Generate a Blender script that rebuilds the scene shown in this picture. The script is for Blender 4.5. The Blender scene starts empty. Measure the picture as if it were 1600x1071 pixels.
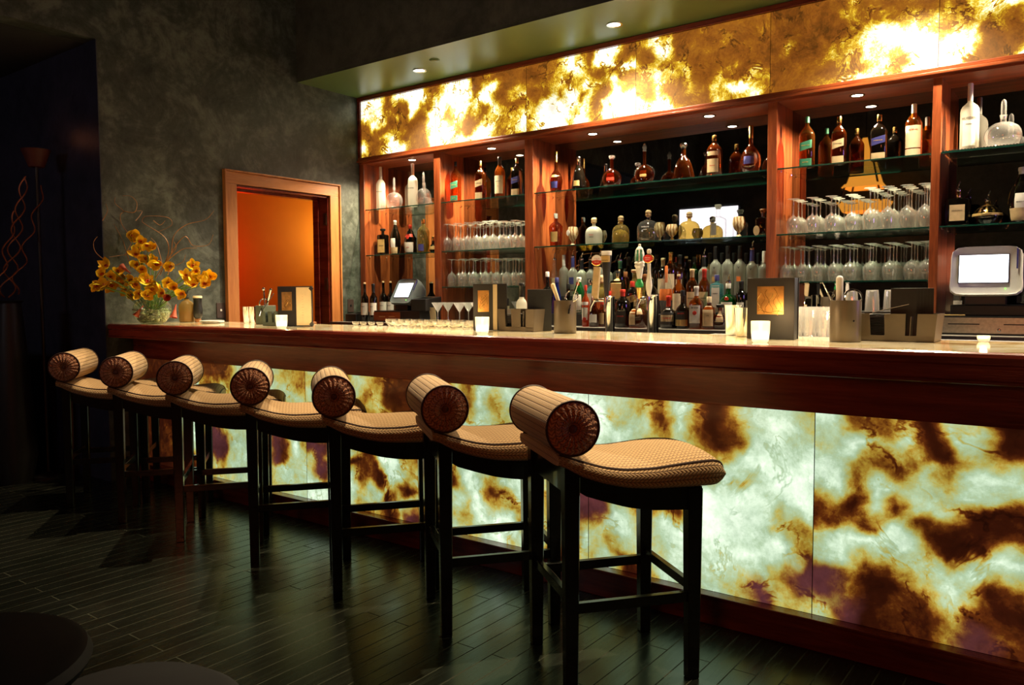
import bpy, bmesh, math, random
from math import sin, cos, pi, radians as RAD
from mathutils import Vector, Matrix, noise as mnoise
random.seed(7)
S = bpy.context.scene
COL = S.collection

# ---------------------------------------------------------------- camera
CAM_H = 1.30
CR = Vector((0.80107473, 0.59854262, -0.00510005))
CU = Vector((-0.03083722, 0.04977795, 0.99828414))
CF = Vector((-0.59776948, 0.79954292, -0.05833325))
FPX = 1236.4
cam = bpy.data.cameras.new('camera'); cam.lens = FPX/1600*36; cam.sensor_width = 36
cam.clip_start = 0.05; cam.clip_end = 60
camo = bpy.data.objects.new('camera', cam); COL.objects.link(camo)
mw = Matrix.Identity(4)
for i in range(3):
    mw[i][0] = CR[i]; mw[i][1] = CU[i]; mw[i][2] = -CF[i]
mw[0][3], mw[1][3], mw[2][3] = 0, 0, CAM_H
camo.matrix_world = mw
S.camera = camo
S.view_settings.view_transform = 'Standard'; S.view_settings.look = 'None'
S.view_settings.gamma = 1; S.view_settings.use_curve_mapping = False
S.view_settings.exposure = 0.0
S.cycles.transparent_max_bounces = 40
S.cycles.max_bounces = 10
S.cycles.glossy_bounces = 6
S.cycles.sample_clamp_indirect = 4.0
S.cycles.caustics_reflective = False
S.cycles.caustics_refractive = False

# ---------------------------------------------------------------- world
w = bpy.data.worlds.new('world'); S.world = w; w.use_nodes = True
w.node_tree.nodes['Background'].inputs[0].default_value = (0.10, 0.13, 0.14, 1)
w.node_tree.nodes['Background'].inputs[1].default_value = 0.012

# places shared by everything below (metres)
XW = -5.60            # left wall
YC, ZC = 2.748, 1.1216  # bar top: front edge, height
YP = 2.957            # stone panels of the bar front
YB = 5.126            # face of the back bar
YM = 5.44             # mirror
ZS = 3.14             # underside of the soffit
PW = 0.9625           # width of one stone panel
def at(u, v, Y):
    d = CF + CR*((u-800)/FPX) - CU*((v-535.5)/FPX)
    return Vector((0, 0, CAM_H)) + d*(Y/d.y)
def atX(u, v, X):
    d = CF + CR*((u-800)/FPX) - CU*((v-535.5)/FPX)
    return Vector((0, 0, CAM_H)) + d*(X/d.x)
def pxm(x, y):        # photo pixels per metre at a place
    return FPX/(CF.x*x + CF.y*y)

# ---------------------------------------------------------------- lights
def spot(name, loc, tgt, e, col, size, blend=0.4, r=0.03):
    l = bpy.data.lights.new(name, 'SPOT'); l.energy = e; l.color = col
    l.spot_size = RAD(size); l.spot_blend = blend; l.shadow_soft_size = r
    o = bpy.data.objects.new(name, l); COL.objects.link(o); o.location = loc
    o.rotation_euler = (Vector(tgt)-Vector(loc)).to_track_quat('-Z', 'Y').to_euler()
    return o
def area(name, loc, tgt, e, col, sx, sy):
    l = bpy.data.lights.new(name, 'AREA'); l.energy = e; l.color = col
    l.shape = 'RECTANGLE'; l.size = sx; l.size_y = sy
    o = bpy.data.objects.new(name, l); COL.objects.link(o); o.location = loc
    o.rotation_euler = (Vector(tgt)-Vector(loc)).to_track_quat('-Z', 'Y').to_euler()
    return o
def point(name, loc, e, col, r=0.03):
    l = bpy.data.lights.new(name, 'POINT'); l.energy = e; l.color = col; l.shadow_soft_size = r
    o = bpy.data.objects.new(name, l); COL.objects.link(o); o.location = loc
    return o
WARM = (1.0, 0.78, 0.48)
# high ceiling spots over the bar top and the stools
HIGH = [(-5.0, 3.25, 3.9), (-4.2, 3.4, 3.9), (-2.15, 3.45, 3.9), (-0.35, 3.45, 3.9), (1.2, 3.45, 3.9)]
for i, p in enumerate(HIGH):
    spot('ceiling_spot_light', p, (p[0]+0.05, p[1]-0.35, 0), (150, 480, 600, 520, 260)[i], WARM, (46, 60, 60, 60, 60)[i], 0.55, 0.02)
# soffit downlights over the aisle
SOFL = [(-4.52, 4.81), (-2.72, 4.82), (-0.92, 4.82)]
for x, y in SOFL:
    spot('soffit_spot_light', (x, y, ZS-0.03), (x, y-0.1, 0), 175, (1.0, .85, .6), 120, 0.6, 0.03)
# little halogens in the shelf bays
BAYL = [(-5.02, 5.23), (-4.12, 5.24), (-3.15, 5.25), (-2.21, 5.23), (-1.26, 5.26), (-0.30, 5.25), (0.7, 5.25)]
for x, y in BAYL:
    spot('bay_spot_light', (x, y, 2.515), (x, y-0.02, 0), 150, (1.0, .78, .50), 155, 0.5, 0.012)
# dim red fill, added unseen behind the camera to redden the near sides
area('red_fill_light', (-0.2, -1.7, 1.7), (-2.0, 2.8, 0.8), 9, (1.0, .20, .07), .5, .5)
# violet fill, added unseen at the right of the aisle to tint the bays
area('violet_fill_light', (1.9, 4.3, 1.75), (-3.0, 5.2, 1.5), 9, (0.45, 0.25, 1.0), 0.2, 0.5)
# warm lamp of the passage, and an added red light reddening its wall
point('passage_lamp_light', (-6.95, 6.2, 2.0), 13, (1.0, 0.62, 0.14), 0.25)
point('passage_red_light', (-6.9, 4.65, 1.7), 8, (1.0, 0.02, 0.003), 0.3)

# ---------------------------------------------------------------- materials
MATS = {}
def nmat(name):
    m = bpy.data.materials.new(name); m.use_nodes = True
    nt = m.node_tree; b = nt.nodes['Principled BSDF']
    MATS[name] = m
    return m, nt, b
def N(nt, t, **kw):
    n = nt.nodes.new(t)
    for k, v in kw.items():
        if k.startswith('i_'):
            key = k[2:]
            n.inputs[int(key) if key.isdigit() else key].default_value = v
        else: setattr(n, k, v)
    return n
def L(nt, a, b): nt.links.new(a, b)
def ramp(nt, stops, interp='LINEAR'):
    r = nt.nodes.new('ShaderNodeValToRGB'); r.color_ramp.interpolation = interp
    e = r.color_ramp.elements
    while len(e) < len(stops): e.new(0.5)
    for k, (p, c) in enumerate(stops):
        e[k].position = p; e[k].color = (c[0], c[1], c[2], 1)
    return r
def math_(nt, op, a, b=None, clamp=False):
    n = nt.nodes.new('ShaderNodeMath'); n.operation = op; n.use_clamp = clamp
    for i, x in enumerate((a, b)):
        if x is None: continue
        if isinstance(x, (int, float)): n.inputs[i].default_value = x
        else: nt.links.new(x, n.inputs[i])
    return n.outputs[0]
def simple(name, col, rough=0.5, metal=0.0, noise=0.12, scale=30, spec=0.5, coat=0.0):
    m, nt, b = nmat(name)
    tc = N(nt, 'ShaderNodeTexCoord'); no = N(nt, 'ShaderNodeTexNoise', i_Scale=scale, i_Detail=4.0)
    L(nt, tc.outputs['Object'], no.inputs['Vector'])
    c0 = tuple(max(0, c*(1-noise)) for c in col); c1 = tuple(min(1, c*(1+noise)) for c in col)
    r = ramp(nt, [(0.3, c0), (0.7, c1)]); L(nt, no.outputs['Fac'], r.inputs[0])
    L(nt, r.outputs[0], b.inputs['Base Color'])
    b.inputs['Roughness'].default_value = rough; b.inputs['Metallic'].default_value = metal
    b.inputs['Specular IOR Level'].default_value = spec; b.inputs['Coat Weight'].default_value = coat
    return m
def emit(name, col, s):
    m, nt, b = nmat(name)
    b.inputs['Base Color'].default_value = (*col, 1)
    b.inputs['Emission Color'].default_value = (*col, 1); b.inputs['Emission Strength'].default_value = s
    return m
def wood(name, dark, light, axis='X', rough=0.3, coat=0.3, sc=1.0):
    m, nt, b = nmat(name)
    tc = N(nt, 'ShaderNodeTexCoord'); mp = N(nt, 'ShaderNodeMapping')
    s = {'X': (1.2*sc, 14*sc, 14*sc), 'Z': (14*sc, 14*sc, 1.2*sc), 'Y': (14*sc, 1.2*sc, 14*sc)}[axis]
    mp.inputs['Scale'].default_value = s
    L(nt, tc.outputs['Object'], mp.inputs[0])
    n1 = N(nt, 'ShaderNodeTexNoise', i_Scale=1.3, i_Detail=6.0, i_Roughness=.6, i_Distortion=.6); L(nt, mp.outputs[0], n1.inputs['Vector'])
    n2 = N(nt, 'ShaderNodeTexNoise', i_Scale=9.0, i_Detail=3.0); L(nt, mp.outputs[0], n2.inputs['Vector'])
    f = math_(nt, 'ADD', math_(nt, 'MULTIPLY', n1.outputs['Fac'], .75), math_(nt, 'MULTIPLY', n2.outputs['Fac'], .25))
    mid = tuple((a+c)/2 for a, c in zip(dark, light))
    r = ramp(nt, [(0.36, dark), (0.5, mid), (0.64, light)]); L(nt, f, r.inputs[0])
    L(nt, r.outputs[0], b.inputs['Base Color'])
    b.inputs['Roughness'].default_value = rough; b.inputs['Coat Weight'].default_value = coat
    b.inputs['Coat Roughness'].default_value = 0.15
    bp = N(nt, 'ShaderNodeBump', i_Strength=.08, i_Distance=.01); L(nt, n2.outputs['Fac'], bp.inputs['Height']); L(nt, bp.outputs[0], b.inputs['Normal'])
    return m
def thin_glass(name, tint, base=0.05, edge=0.75, haze=0.0, rough=0.02, hazecol=(.9, .9, .88)):
    m = bpy.data.materials.new(name); m.use_nodes = True; nt = m.node_tree; MATS[name] = m
    for n in list(nt.nodes): nt.nodes.remove(n)
    out = N(nt, 'ShaderNodeOutputMaterial'); tr = N(nt, 'ShaderNodeBsdfTransparent'); gl = N(nt, 'ShaderNodeBsdfGlossy')
    tr.inputs[0].default_value = (*tint, 1); gl.inputs['Color'].default_value = (1, 1, 1, 1); gl.inputs['Roughness'].default_value = rough
    lw = N(nt, 'ShaderNodeLayerWeight', i_Blend=.35)
    no = N(nt, 'ShaderNodeTexNoise', i_Scale=14.0, i_Detail=2.0); tc = N(nt, 'ShaderNodeTexCoord'); L(nt, tc.outputs['Object'], no.inputs['Vector'])
    f = math_(nt, 'POWER', lw.outputs['Facing'], 2.2)
    f = math_(nt, 'ADD', math_(nt, 'MULTIPLY', f, edge), base, True)
    mx = N(nt, 'ShaderNodeMixShader'); L(nt, f, mx.inputs[0]); L(nt, tr.outputs[0], mx.inputs[1]); L(nt, gl.outputs[0], mx.inputs[2])
    bp = N(nt, 'ShaderNodeBump', i_Strength=.25, i_Distance=.004); L(nt, no.outputs['Fac'], bp.inputs['Height']); L(nt, bp.outputs[0], gl.inputs['Normal'])
    last = mx.outputs[0]
    if haze > 0:
        df = N(nt, 'ShaderNodeBsdfDiffuse'); df.inputs[0].default_value = (*hazecol, 1)
        tl = N(nt, 'ShaderNodeBsdfTranslucent'); tl.inputs[0].default_value = (*hazecol, 1)
        m2 = N(nt, 'ShaderNodeMixShader', i_0=.5); L(nt, df.outputs[0], m2.inputs[1]); L(nt, tl.outputs[0], m2.inputs[2])
        m3 = N(nt, 'ShaderNodeMixShader', i_0=haze); L(nt, last, m3.inputs[1]); L(nt, m2.outputs[0], m3.inputs[2]); last = m3.outputs[0]
    L(nt, last, out.inputs[0])
    return m

mah = wood('mahogany_upright', (.16, .028, .008), (.42, .10, .028), 'Z')
mahx = wood('mahogany_rail', (.16, .028, .008), (.42, .10, .028), 'X')
barw = wood('bar_front_mahogany', (.10, .010, .006), (.27, .042, .020), 'X', .26, .4, .7)
doorw = wood('door_casing_cherry', (.36, .12, .028), (.56, .22, .06), 'Z', .4, .1)
doorwx = wood('door_head_cherry', (.36, .12, .028), (.56, .22, .06), 'Y', .4, .1)
ebony = simple('stool_ebony', (.008, .008, .007), .22, 0, .3, 20, .5, .3)
blk = simple('black_plastic', (.012, .012, .013), .35)
blkl = simple('black_leatherette', (.007, .008, .007), .45, 0, .3, 60)
bronze = simple('dark_bronze_plastic', (.13, .10, .065), .38, .2, .12, 12)
steel = simple('polished_steel', (.75, .74, .72), .12, 1.0, .05)
brush = simple('brushed_steel', (.55, .50, .44), .32, 1.0, .15, 60)
gold = simple('gold_metal', (.85, .55, .18), .22, 1.0, .15)
goldfoil = simple('hammered_gold_foil', (.75, .36, .10), .30, .8, .45, 18)
cream = simple('cream_paper', (.82, .68, .42), .7, 0, .05)
white = simple('white_label_paper', (.80, .76, .66), .7, 0, .05)
whitep = simple('white_ceramic', (.85, .82, .76), .25, 0, .04)
redm = simple('red_wax', (.62, .04, .02), .35, 0, .15)
redlab = simple('red_label', (.70, .06, .03), .5)
orgl = simple('orange_label', (.80, .20, .04), .5)
navy = simple('navy_label', (.05, .05, .22), .45)
green_l = simple('green_label', (.05, .22, .12), .45)
tanl = simple('tan_label', (.62, .45, .24), .6)
gold_l = simple('gold_label', (.65, .45, .16), .4, .4)
blklab = simple('black_label', (.02, .018, .015), .4)
ink = simple('dark_ink', (.03, .02, .015), .6)
inkr = simple('red_ink', (.55, .03, .02), .6)
inkw = simple('white_ink', (.85, .85, .82), .6)
inkg = simple('gold_ink', (.75, .5, .15), .4, .5)
cork = simple('cork_stopper', (.62, .42, .22), .7, 0, .2, 60)
walnut = simple('walnut_stopper', (.30, .12, .04), .4, 0, .2, 20)
seam = simple('panel_seam_black', (.02, .012, .006), .6)
rubber = simple('rubber_bar_mat', (.05, .045, .035), .5, 0, .2)
grey = simple('grey_worktop', (.16, .15, .13), .35)
cab = simple('cabinet_black', (.02, .017, .015), .5)
plas_w = simple('pos_white_plastic', (.82, .81, .74), .35, 0, .04)
plas_g = simple('pos_grey_plastic', (.16, .20, .20), .35, 0, .04)
terracotta = simple('terracotta_shade', (.10, .018, .008), .6)
copperw = simple('copper_willow', (.30, .09, .035), .45, .3)
sofam = simple('dark_booth_fabric', (.008, .008, .008), .9)
tabm = simple('black_table_lacquer', (.003, .003, .003), .6, spec=.08)
hinge = simple('bronze_hinge', (.10, .06, .03), .4, .8)
plate_m = simple('brown_wall_plate', (.06, .035, .03), .5)

G_clear = thin_glass('clear_glass', (.96, .96, .95), .07, 1.0, .05, .04)
G_wine = thin_glass('wine_glass_crystal', (.95, .95, .94), .17, 1.0, .17, .10, (1.0, .97, .90))
G_bowl = thin_glass('clear_bowl_glass', (.97, .97, .95), .10, 1.0, .02, .03)
G_frost = thin_glass('frosted_glass', (.80, .82, .76), .06, .4, .62, .25, (.72, .70, .62))
G_amber = thin_glass('amber_spirit', (.66, .30, .08), .08, .8, .03, .03, (.60, .22, .04))
G_cognac = thin_glass('cognac_spirit', (.38, .12, .025), .09, .85, .03, .03, (.35, .08, .01))
G_rose = thin_glass('rose_spirit', (.75, .25, .10), .06, .5, .25, .03, (.65, .16, .05))
G_gold = thin_glass('gold_tequila', (.85, .68, .28), .06, .6, .22, .05, (.70, .55, .20))
G_green = thin_glass('green_bottle_glass', (.05, .35, .10), .08, .6, .25, .04, (.02, .22, .05))
G_dark = thin_glass('dark_bottle_glass', (.10, .07, .04), .09, .6, .25, .04, (.02, .015, .01))
G_blue = thin_glass('blue_bottle_glass', (.05, .10, .60), .08, .6, .3, .04, (.02, .05, .35))
G_teal = thin_glass('teal_bottle_glass', (.45, .85, .88), .08, .6, .22, .04, (.20, .50, .55))
G_shelf = thin_glass('shelf_plate_glass', (.86, .94, .91), .04, .60, .0, .01)
G_vase = thin_glass('vase_glass', (.80, .86, .66), .06, .8, .06)
G_juice = thin_glass('juice_glass', (.75, .60, .30), .05, .5, .5, .1, (.50, .36, .14))

m_edge, nt, b = nmat('shelf_green_edge')
b.inputs['Base Color'].default_value = (.012, .085, .058, 1); b.inputs['Roughness'].default_value = .10; b.inputs['Transmission Weight'].default_value = .4
# mirror
m_mir, nt, b = nmat('back_bar_mirror')
b.inputs['Base Color'].default_value = (.34, .34, .34, 1); b.inputs['Metallic'].default_value = 1; b.inputs['Roughness'].default_value = .015
no = N(nt, 'ShaderNodeTexNoise', i_Scale=2.0); r = ramp(nt, [(0, (.31, .31, .31)), (1, (.37, .37, .37))]); L(nt, no.outputs[0], r.inputs[0]); L(nt, r.outputs[0], b.inputs['Base Color'])

# plaster of the left wall
def plaster(name, c0, c1, c2):
    m, nt, b = nmat(name)
    tc = N(nt, 'ShaderNodeTexCoord')
    n1 = N(nt, 'ShaderNodeTexNoise', i_Scale=2.8, i_Detail=10.0, i_Roughness=.74, i_Distortion=.9); L(nt, tc.outputs['Object'], n1.inputs['Vector'])
    n2 = N(nt, 'ShaderNodeTexNoise', i_Scale=11.0, i_Detail=8.0, i_Roughness=.7); L(nt, tc.outputs['Object'], n2.inputs['Vector'])
    f = math_(nt, 'ADD', math_(nt, 'MULTIPLY', n1.outputs[0], .6), math_(nt, 'MULTIPLY', n2.outputs[0], .4))
    r = ramp(nt, [(.38, c0), (.49, c1), (.60, c2)]); L(nt, f, r.inputs[0]); L(nt, r.outputs[0], b.inputs['Base Color'])
    b.inputs['Roughness'].default_value = .42
    bp = N(nt, 'ShaderNodeBump', i_Strength=.35, i_Distance=.02); L(nt, f, bp.inputs['Height']); L(nt, bp.outputs[0], b.inputs['Normal'])
    return m
plast = plaster('venetian_plaster', (.015, .019, .012), (.047, .057, .043), (.120, .138, .115))
plastd = plaster('dark_plaster', (.03, .03, .028), (.06, .06, .055), (.09, .09, .08))
navyw = plaster('midnight_blue_plaster', (.02, .022, .04), (.035, .038, .065), (.05, .05, .085))
soffm = simple('soffit_paint', (.12, .20, .06), .35, 0, .06, 3)
ceilm = simple('black_ceiling_paint', (.03, .03, .03), .8)
passm = simple('passage_orange_paint', (.85, .36, .05), .7, 0, .03, 4)

# floor boards
m_floor, nt, b = nmat('dark_oak_boards')
tc = N(nt, 'ShaderNodeTexCoord'); mp = N(nt, 'ShaderNodeMapping'); mp.inputs['Rotation'].default_value = (0, 0, pi/2)
L(nt, tc.outputs['Object'], mp.inputs[0])
br = N(nt, 'ShaderNodeTexBrick', offset=.37, squash=1.0)
br.inputs['Color1'].default_value = (.008, .009, .007, 1); br.inputs['Color2'].default_value = (.013, .013, .010, 1); br.inputs['Mortar'].default_value = (.040, .028, .018, 1)  # pale joint colour carries the highlight on the board bevels
br.inputs['Scale'].default_value = 1.0; br.inputs['Mortar Size'].default_value = .0024; br.inputs['Brick Width'].default_value = 1.1; br.inputs['Row Height'].default_value = .083
br.inputs['Mortar Smooth'].default_value = .1
L(nt, mp.outputs[0], br.inputs['Vector'])
mp2 = N(nt, 'ShaderNodeMapping'); mp2.inputs['Scale'].default_value = (30, 2.5, 1); L(nt, tc.outputs['Object'], mp2.inputs[0])
no = N(nt, 'ShaderNodeTexNoise', i_Scale=2.0, i_Detail=5.0); L(nt, mp2.outputs[0], no.inputs['Vector'])
mx = N(nt, 'ShaderNodeMix', data_type='RGBA', blend_type='MULTIPLY'); mx.inputs[0].default_value = .6
r = ramp(nt, [(.3, (.55, .55, .55)), (.7, (1.2, 1.2, 1.2))]); L(nt, no.outputs[0], r.inputs[0])
L(nt, br.outputs[0], mx.inputs[6]); L(nt, r.outputs[0], mx.inputs[7]); L(nt, mx.outputs[2], b.inputs['Base Color'])
rr = ramp(nt, [(.3, (.22,)*3), (.7, (.30,)*3)]); L(nt, no.outputs[0], rr.inputs[0]); L(nt, math_(nt, 'ADD', rr.outputs[0], math_(nt, 'MULTIPLY', br.outputs['Fac'], .5)), b.inputs['Roughness'])
b.inputs['Specular IOR Level'].default_value = .6; b.inputs['Specular Tint'].default_value = (.62, 1, .70, 1)
bp = N(nt, 'ShaderNodeBump', i_Strength=.8, i_Distance=.004, invert=True); L(nt, br.outputs['Fac'], bp.inputs['Height']); L(nt, bp.outputs[0], b.inputs['Normal'])

# knitted upholstery: chevron stitches in metres of UV
def knit(name, lo, hi, dark):
    m, nt, b = nmat(name)
    uv = N(nt, 'ShaderNodeUVMap', uv_map='UVMap'); sp = N(nt, 'ShaderNodeSeparateXYZ'); L(nt, uv.outputs[0], sp.inputs[0])
    row = math_(nt, 'MULTIPLY', sp.outputs[1], 1/.021)
    fr = math_(nt, 'FRACT', row)
    tri = math_(nt, 'MULTIPLY', math_(nt, 'ABSOLUTE', math_(nt, 'SUBTRACT', fr, .5)), 2.0)
    ph = math_(nt, 'FRACT', math_(nt, 'ADD', math_(nt, 'MULTIPLY', sp.outputs[0], 1/.0145), math_(nt, 'MULTIPLY', tri, .85)))
    e1 = math_(nt, 'MULTIPLY', math_(nt, 'ABSOLUTE', math_(nt, 'SUBTRACT', ph, .5)), 2.0)
    h = math_(nt, 'SUBTRACT', 1.0, math_(nt, 'POWER', e1, 3.0))
    h = math_(nt, 'MULTIPLY', h, math_(nt, 'SUBTRACT', 1.0, math_(nt, 'POWER', tri, 7.0)))
    r = ramp(nt, [(0, dark), (.45, lo), (1, hi)]); L(nt, h, r.inputs[0]); L(nt, r.outputs[0], b.inputs['Base Color'])
    b.inputs['Roughness'].default_value = .85; b.inputs['Sheen Weight'].default_value = .2
    bp = N(nt, 'ShaderNodeBump', i_Strength=.7, i_Distance=.004); L(nt, h, bp.inputs['Height']); L(nt, bp.outputs[0], b.inputs['Normal'])
    return m
knitm = knit('knitted_tan_wool', (.38, .22, .09), (.60, .39, .18), (.09, .04, .016))
pleat = knit('gathered_knit', (.42, .17, .09), (.60, .28, .14), (.14, .05, .03))
piping = simple('dark_piping_cord', (.05, .02, .012), .6)

# backlit onyx. The stone's own clouds are held per vertex; noise breaks their outline
def onyx(name, stops, tint, k, strength, nz, grade, vein=.20, bands=.03):
    m = bpy.data.materials.new(name); m.use_nodes = True; nt = m.node_tree; MATS[name] = m
    b = nt.nodes['Principled BSDF']
    tc = N(nt, 'ShaderNodeTexCoord')
    a = N(nt, 'ShaderNodeAttribute', attribute_name='cloud'); sp = N(nt, 'ShaderNodeSeparateXYZ'); L(nt, a.outputs['Vector'], sp.inputs[0])
    n1 = N(nt, 'ShaderNodeTexNoise', i_Scale=9.0*k, i_Detail=8.0, i_Roughness=.66, i_Distortion=.25); L(nt, tc.outputs['Object'], n1.inputs['Vector'])
    n2 = N(nt, 'ShaderNodeTexNoise', i_Scale=34.0*k, i_Detail=5.0, i_Roughness=.7, i_Distortion=.2); L(nt, tc.outputs['Object'], n2.inputs['Vector'])
    n3 = N(nt, 'ShaderNodeTexNoise', i_Scale=4.2*k, i_Detail=5.0, i_Roughness=.62, i_Distortion=.5); L(nt, tc.outputs['Object'], n3.inputs['Vector'])
    v = math_(nt, 'ADD', sp.outputs[0], math_(nt, 'MULTIPLY', math_(nt, 'SUBTRACT', n1.outputs[0], .5), .66*nz))
    v = math_(nt, 'ADD', v, math_(nt, 'MULTIPLY', math_(nt, 'SUBTRACT', n2.outputs[0], .5), .30*nz))
    # thin branching veins where one noise crosses its middle value
    rid = math_(nt, 'ABSOLUTE', math_(nt, 'SUBTRACT', n3.outputs[0], .5))
    rid = math_(nt, 'SUBTRACT', 1.0, math_(nt, 'MULTIPLY', rid, 40.0), True)
    rid = math_(nt, 'MULTIPLY', rid, math_(nt, 'MULTIPLY', math_(nt, 'SUBTRACT', n1.outputs[0], .42), 5.0, True))
    v = math_(nt, 'SUBTRACT', v, math_(nt, 'MULTIPLY', rid, vein))
    # agate bands following a slow noise
    bd_ = math_(nt, 'FRACT', math_(nt, 'MULTIPLY', math_(nt, 'ADD', n3.outputs[0], math_(nt, 'MULTIPLY', n1.outputs[0], .35)), 15.0))
    bd_ = math_(nt, 'SUBTRACT', math_(nt, 'MULTIPLY', math_(nt, 'ABSOLUTE', math_(nt, 'SUBTRACT', bd_, .5)), 2.0), .5)
    v = math_(nt, 'ADD', v, math_(nt, 'MULTIPLY', bd_, bands))
    r = ramp(nt, stops); L(nt, v, r.inputs[0])
    mx = N(nt, 'ShaderNodeMix', data_type='RGBA', blend_type='MIX'); L(nt, math_(nt, 'MULTIPLY', sp.outputs[1], math_(nt, 'MULTIPLY', n1.outputs[0], 1.25)), mx.inputs[0])
    L(nt, r.outputs[0], mx.inputs[6]); mx.inputs[7].default_value = (*tint, 1)
    n5 = N(nt, 'ShaderNodeTexNoise', i_Scale=3.0*k, i_Detail=9.0, i_Roughness=.72, i_Distortion=1.2); L(nt, tc.outputs['Object'], n5.inputs['Vector'])
    gr = ramp(nt, [(.32, grade[0]), (.50, grade[1]), (.66, grade[2])]); L(nt, n5.outputs[0], gr.inputs[0])
    mm = N(nt, 'ShaderNodeMix', data_type='RGBA', blend_type='MULTIPLY'); mm.inputs[0].default_value = 1; L(nt, mx.outputs[2], mm.inputs[6]); L(nt, gr.outputs[0], mm.inputs[7])
    L(nt, mm.outputs[2], b.inputs['Emission Color']); b.inputs['Emission Strength'].default_value = strength
    b.inputs['Base Color'].default_value = (.10, .06, .03, 1); b.inputs['Roughness'].default_value = .18
    b.inputs['Specular IOR Level'].default_value = .25
    return m
on_top = onyx('backlit_honey_onyx', [(0.0, (.05, .015, .002)), (.20, (.12, .04, .004)), (.34, (.27, .080, .008)), (.48, (.38, .135, .009)), (.55, (.60, .30, .012)), (.62, (.95, .62, .03)), (.69, (1.15, 1.0, .30)), (.79, (1.5, 1.5, 1.25)), (1.0, (1.8, 1.75, 1.6))], (.3, .14, .12), 1.0, 1.0, .8, [(.62, .58, .55), (1.0, 1.0, 1.0), (1.0, 1.08, 1.15)], .42, .10)
on_bar = onyx('backlit_white_onyx', [(0.0, (.010, .002, .001)), (.26, (.035, .006, .002)), (.38, (.11, .024, .004)), (.45, (.28, .10, .010)), (.53, (.50, .30, .035)), (.60, (.58, .50, .12)), (.68, (.52, .60, .30)), (.77, (.55, .72, .48)), (.86, (.80, .98, .74)), (1.0, (1.2, 1.35, 1.1))], (.14, .040, .050), .8, 1.0, .85, [(.62, .66, .62), (.85, .88, .84), (1.12, 1.08, 1.08)])

# ---------------------------------------------------------------- mesh helpers
def obj(name, bm, m, parent=None, smooth=False, uv=None):
    me = bpy.data.meshes.new(name)
    bm.normal_update()
    bm.to_mesh(me); bm.free()
    ms = m if isinstance(m, (list, tuple)) else [m]
    for x in ms: me.materials.append(x)
    if smooth:
        me.polygons.foreach_set('use_smooth', [True]*len(me.polygons))
        try: me.set_sharp_from_angle(angle=RAD(42))
        except Exception: pass
    o = bpy.data.objects.new(name, me); COL.objects.link(o)
    if parent is not None: o.parent = parent
    return o
def thing(name, label, cat, loc=(0, 0, 0), rz=0, group=None):
    o = bpy.data.objects.new(name, None); COL.objects.link(o)
    o.location = loc; o.rotation_euler = (0, 0, rz); o.empty_display_size = .05
    o['label'] = label; o['category'] = cat
    if group: o['group'] = group
    return o
def tag(o, label, cat, group=None, kind=None):
    o['label'] = label; o['category'] = cat
    if group: o['group'] = group
    if kind: o['kind'] = kind
    return o
def struct(name, bm, m, label=None, cat=None, parent=None, smooth=False):
    o = obj(name, bm, m, parent, smooth)
    if parent is None:
        o['kind'] = 'structure'
        if label: o['label'] = label; o['category'] = cat
    return o
def dup(root, loc, rz=None, label=None, group=None, scale=None):
    r = root.copy(); COL.objects.link(r); r.location = loc
    if rz is not None: r.rotation_euler = (0, 0, rz)
    if scale: r.scale = scale
    if label: r['label'] = label
    if group: r['group'] = group
    def kids(a, b_):
        for ch in list(a.children):
            c = ch.copy(); COL.objects.link(c); c.parent = b_
            kids(ch, c)
    kids(root, r)
    return r
def B(): return bmesh.new()
def box(bm, x0, x1, y0, y1, z0, z1, bev=0, mi=0):
    r = bmesh.ops.create_cube(bm, size=1.0, matrix=Matrix.Translation(((x0+x1)/2, (y0+y1)/2, (z0+z1)/2)) @ Matrix.Diagonal((abs(x1-x0), abs(y1-y0), abs(z1-z0), 1)))
    vs = r['verts']; fs = {f for v in vs for f in v.link_faces}
    for f in fs: f.material_index = mi
    if bev > 0:
        es = {e for v in vs for e in v.link_edges}
        bmesh.ops.bevel(bm, geom=list(es), offset=bev, segments=2, affect='EDGES', profile=.6)
    return vs
def boxm(bm, size, M, bev=0, mi=0):
    r = bmesh.ops.create_cube(bm, size=1.0, matrix=M @ Matrix.Diagonal((*size, 1)))
    fs = {f for v in r['verts'] for f in v.link_faces}
    for f in fs: f.material_index = mi
    if bev > 0:
        es = {e for v in r['verts'] for e in v.link_edges}
        bmesh.ops.bevel(bm, geom=list(es), offset=bev, segments=2, affect='EDGES', profile=.6)
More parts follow.
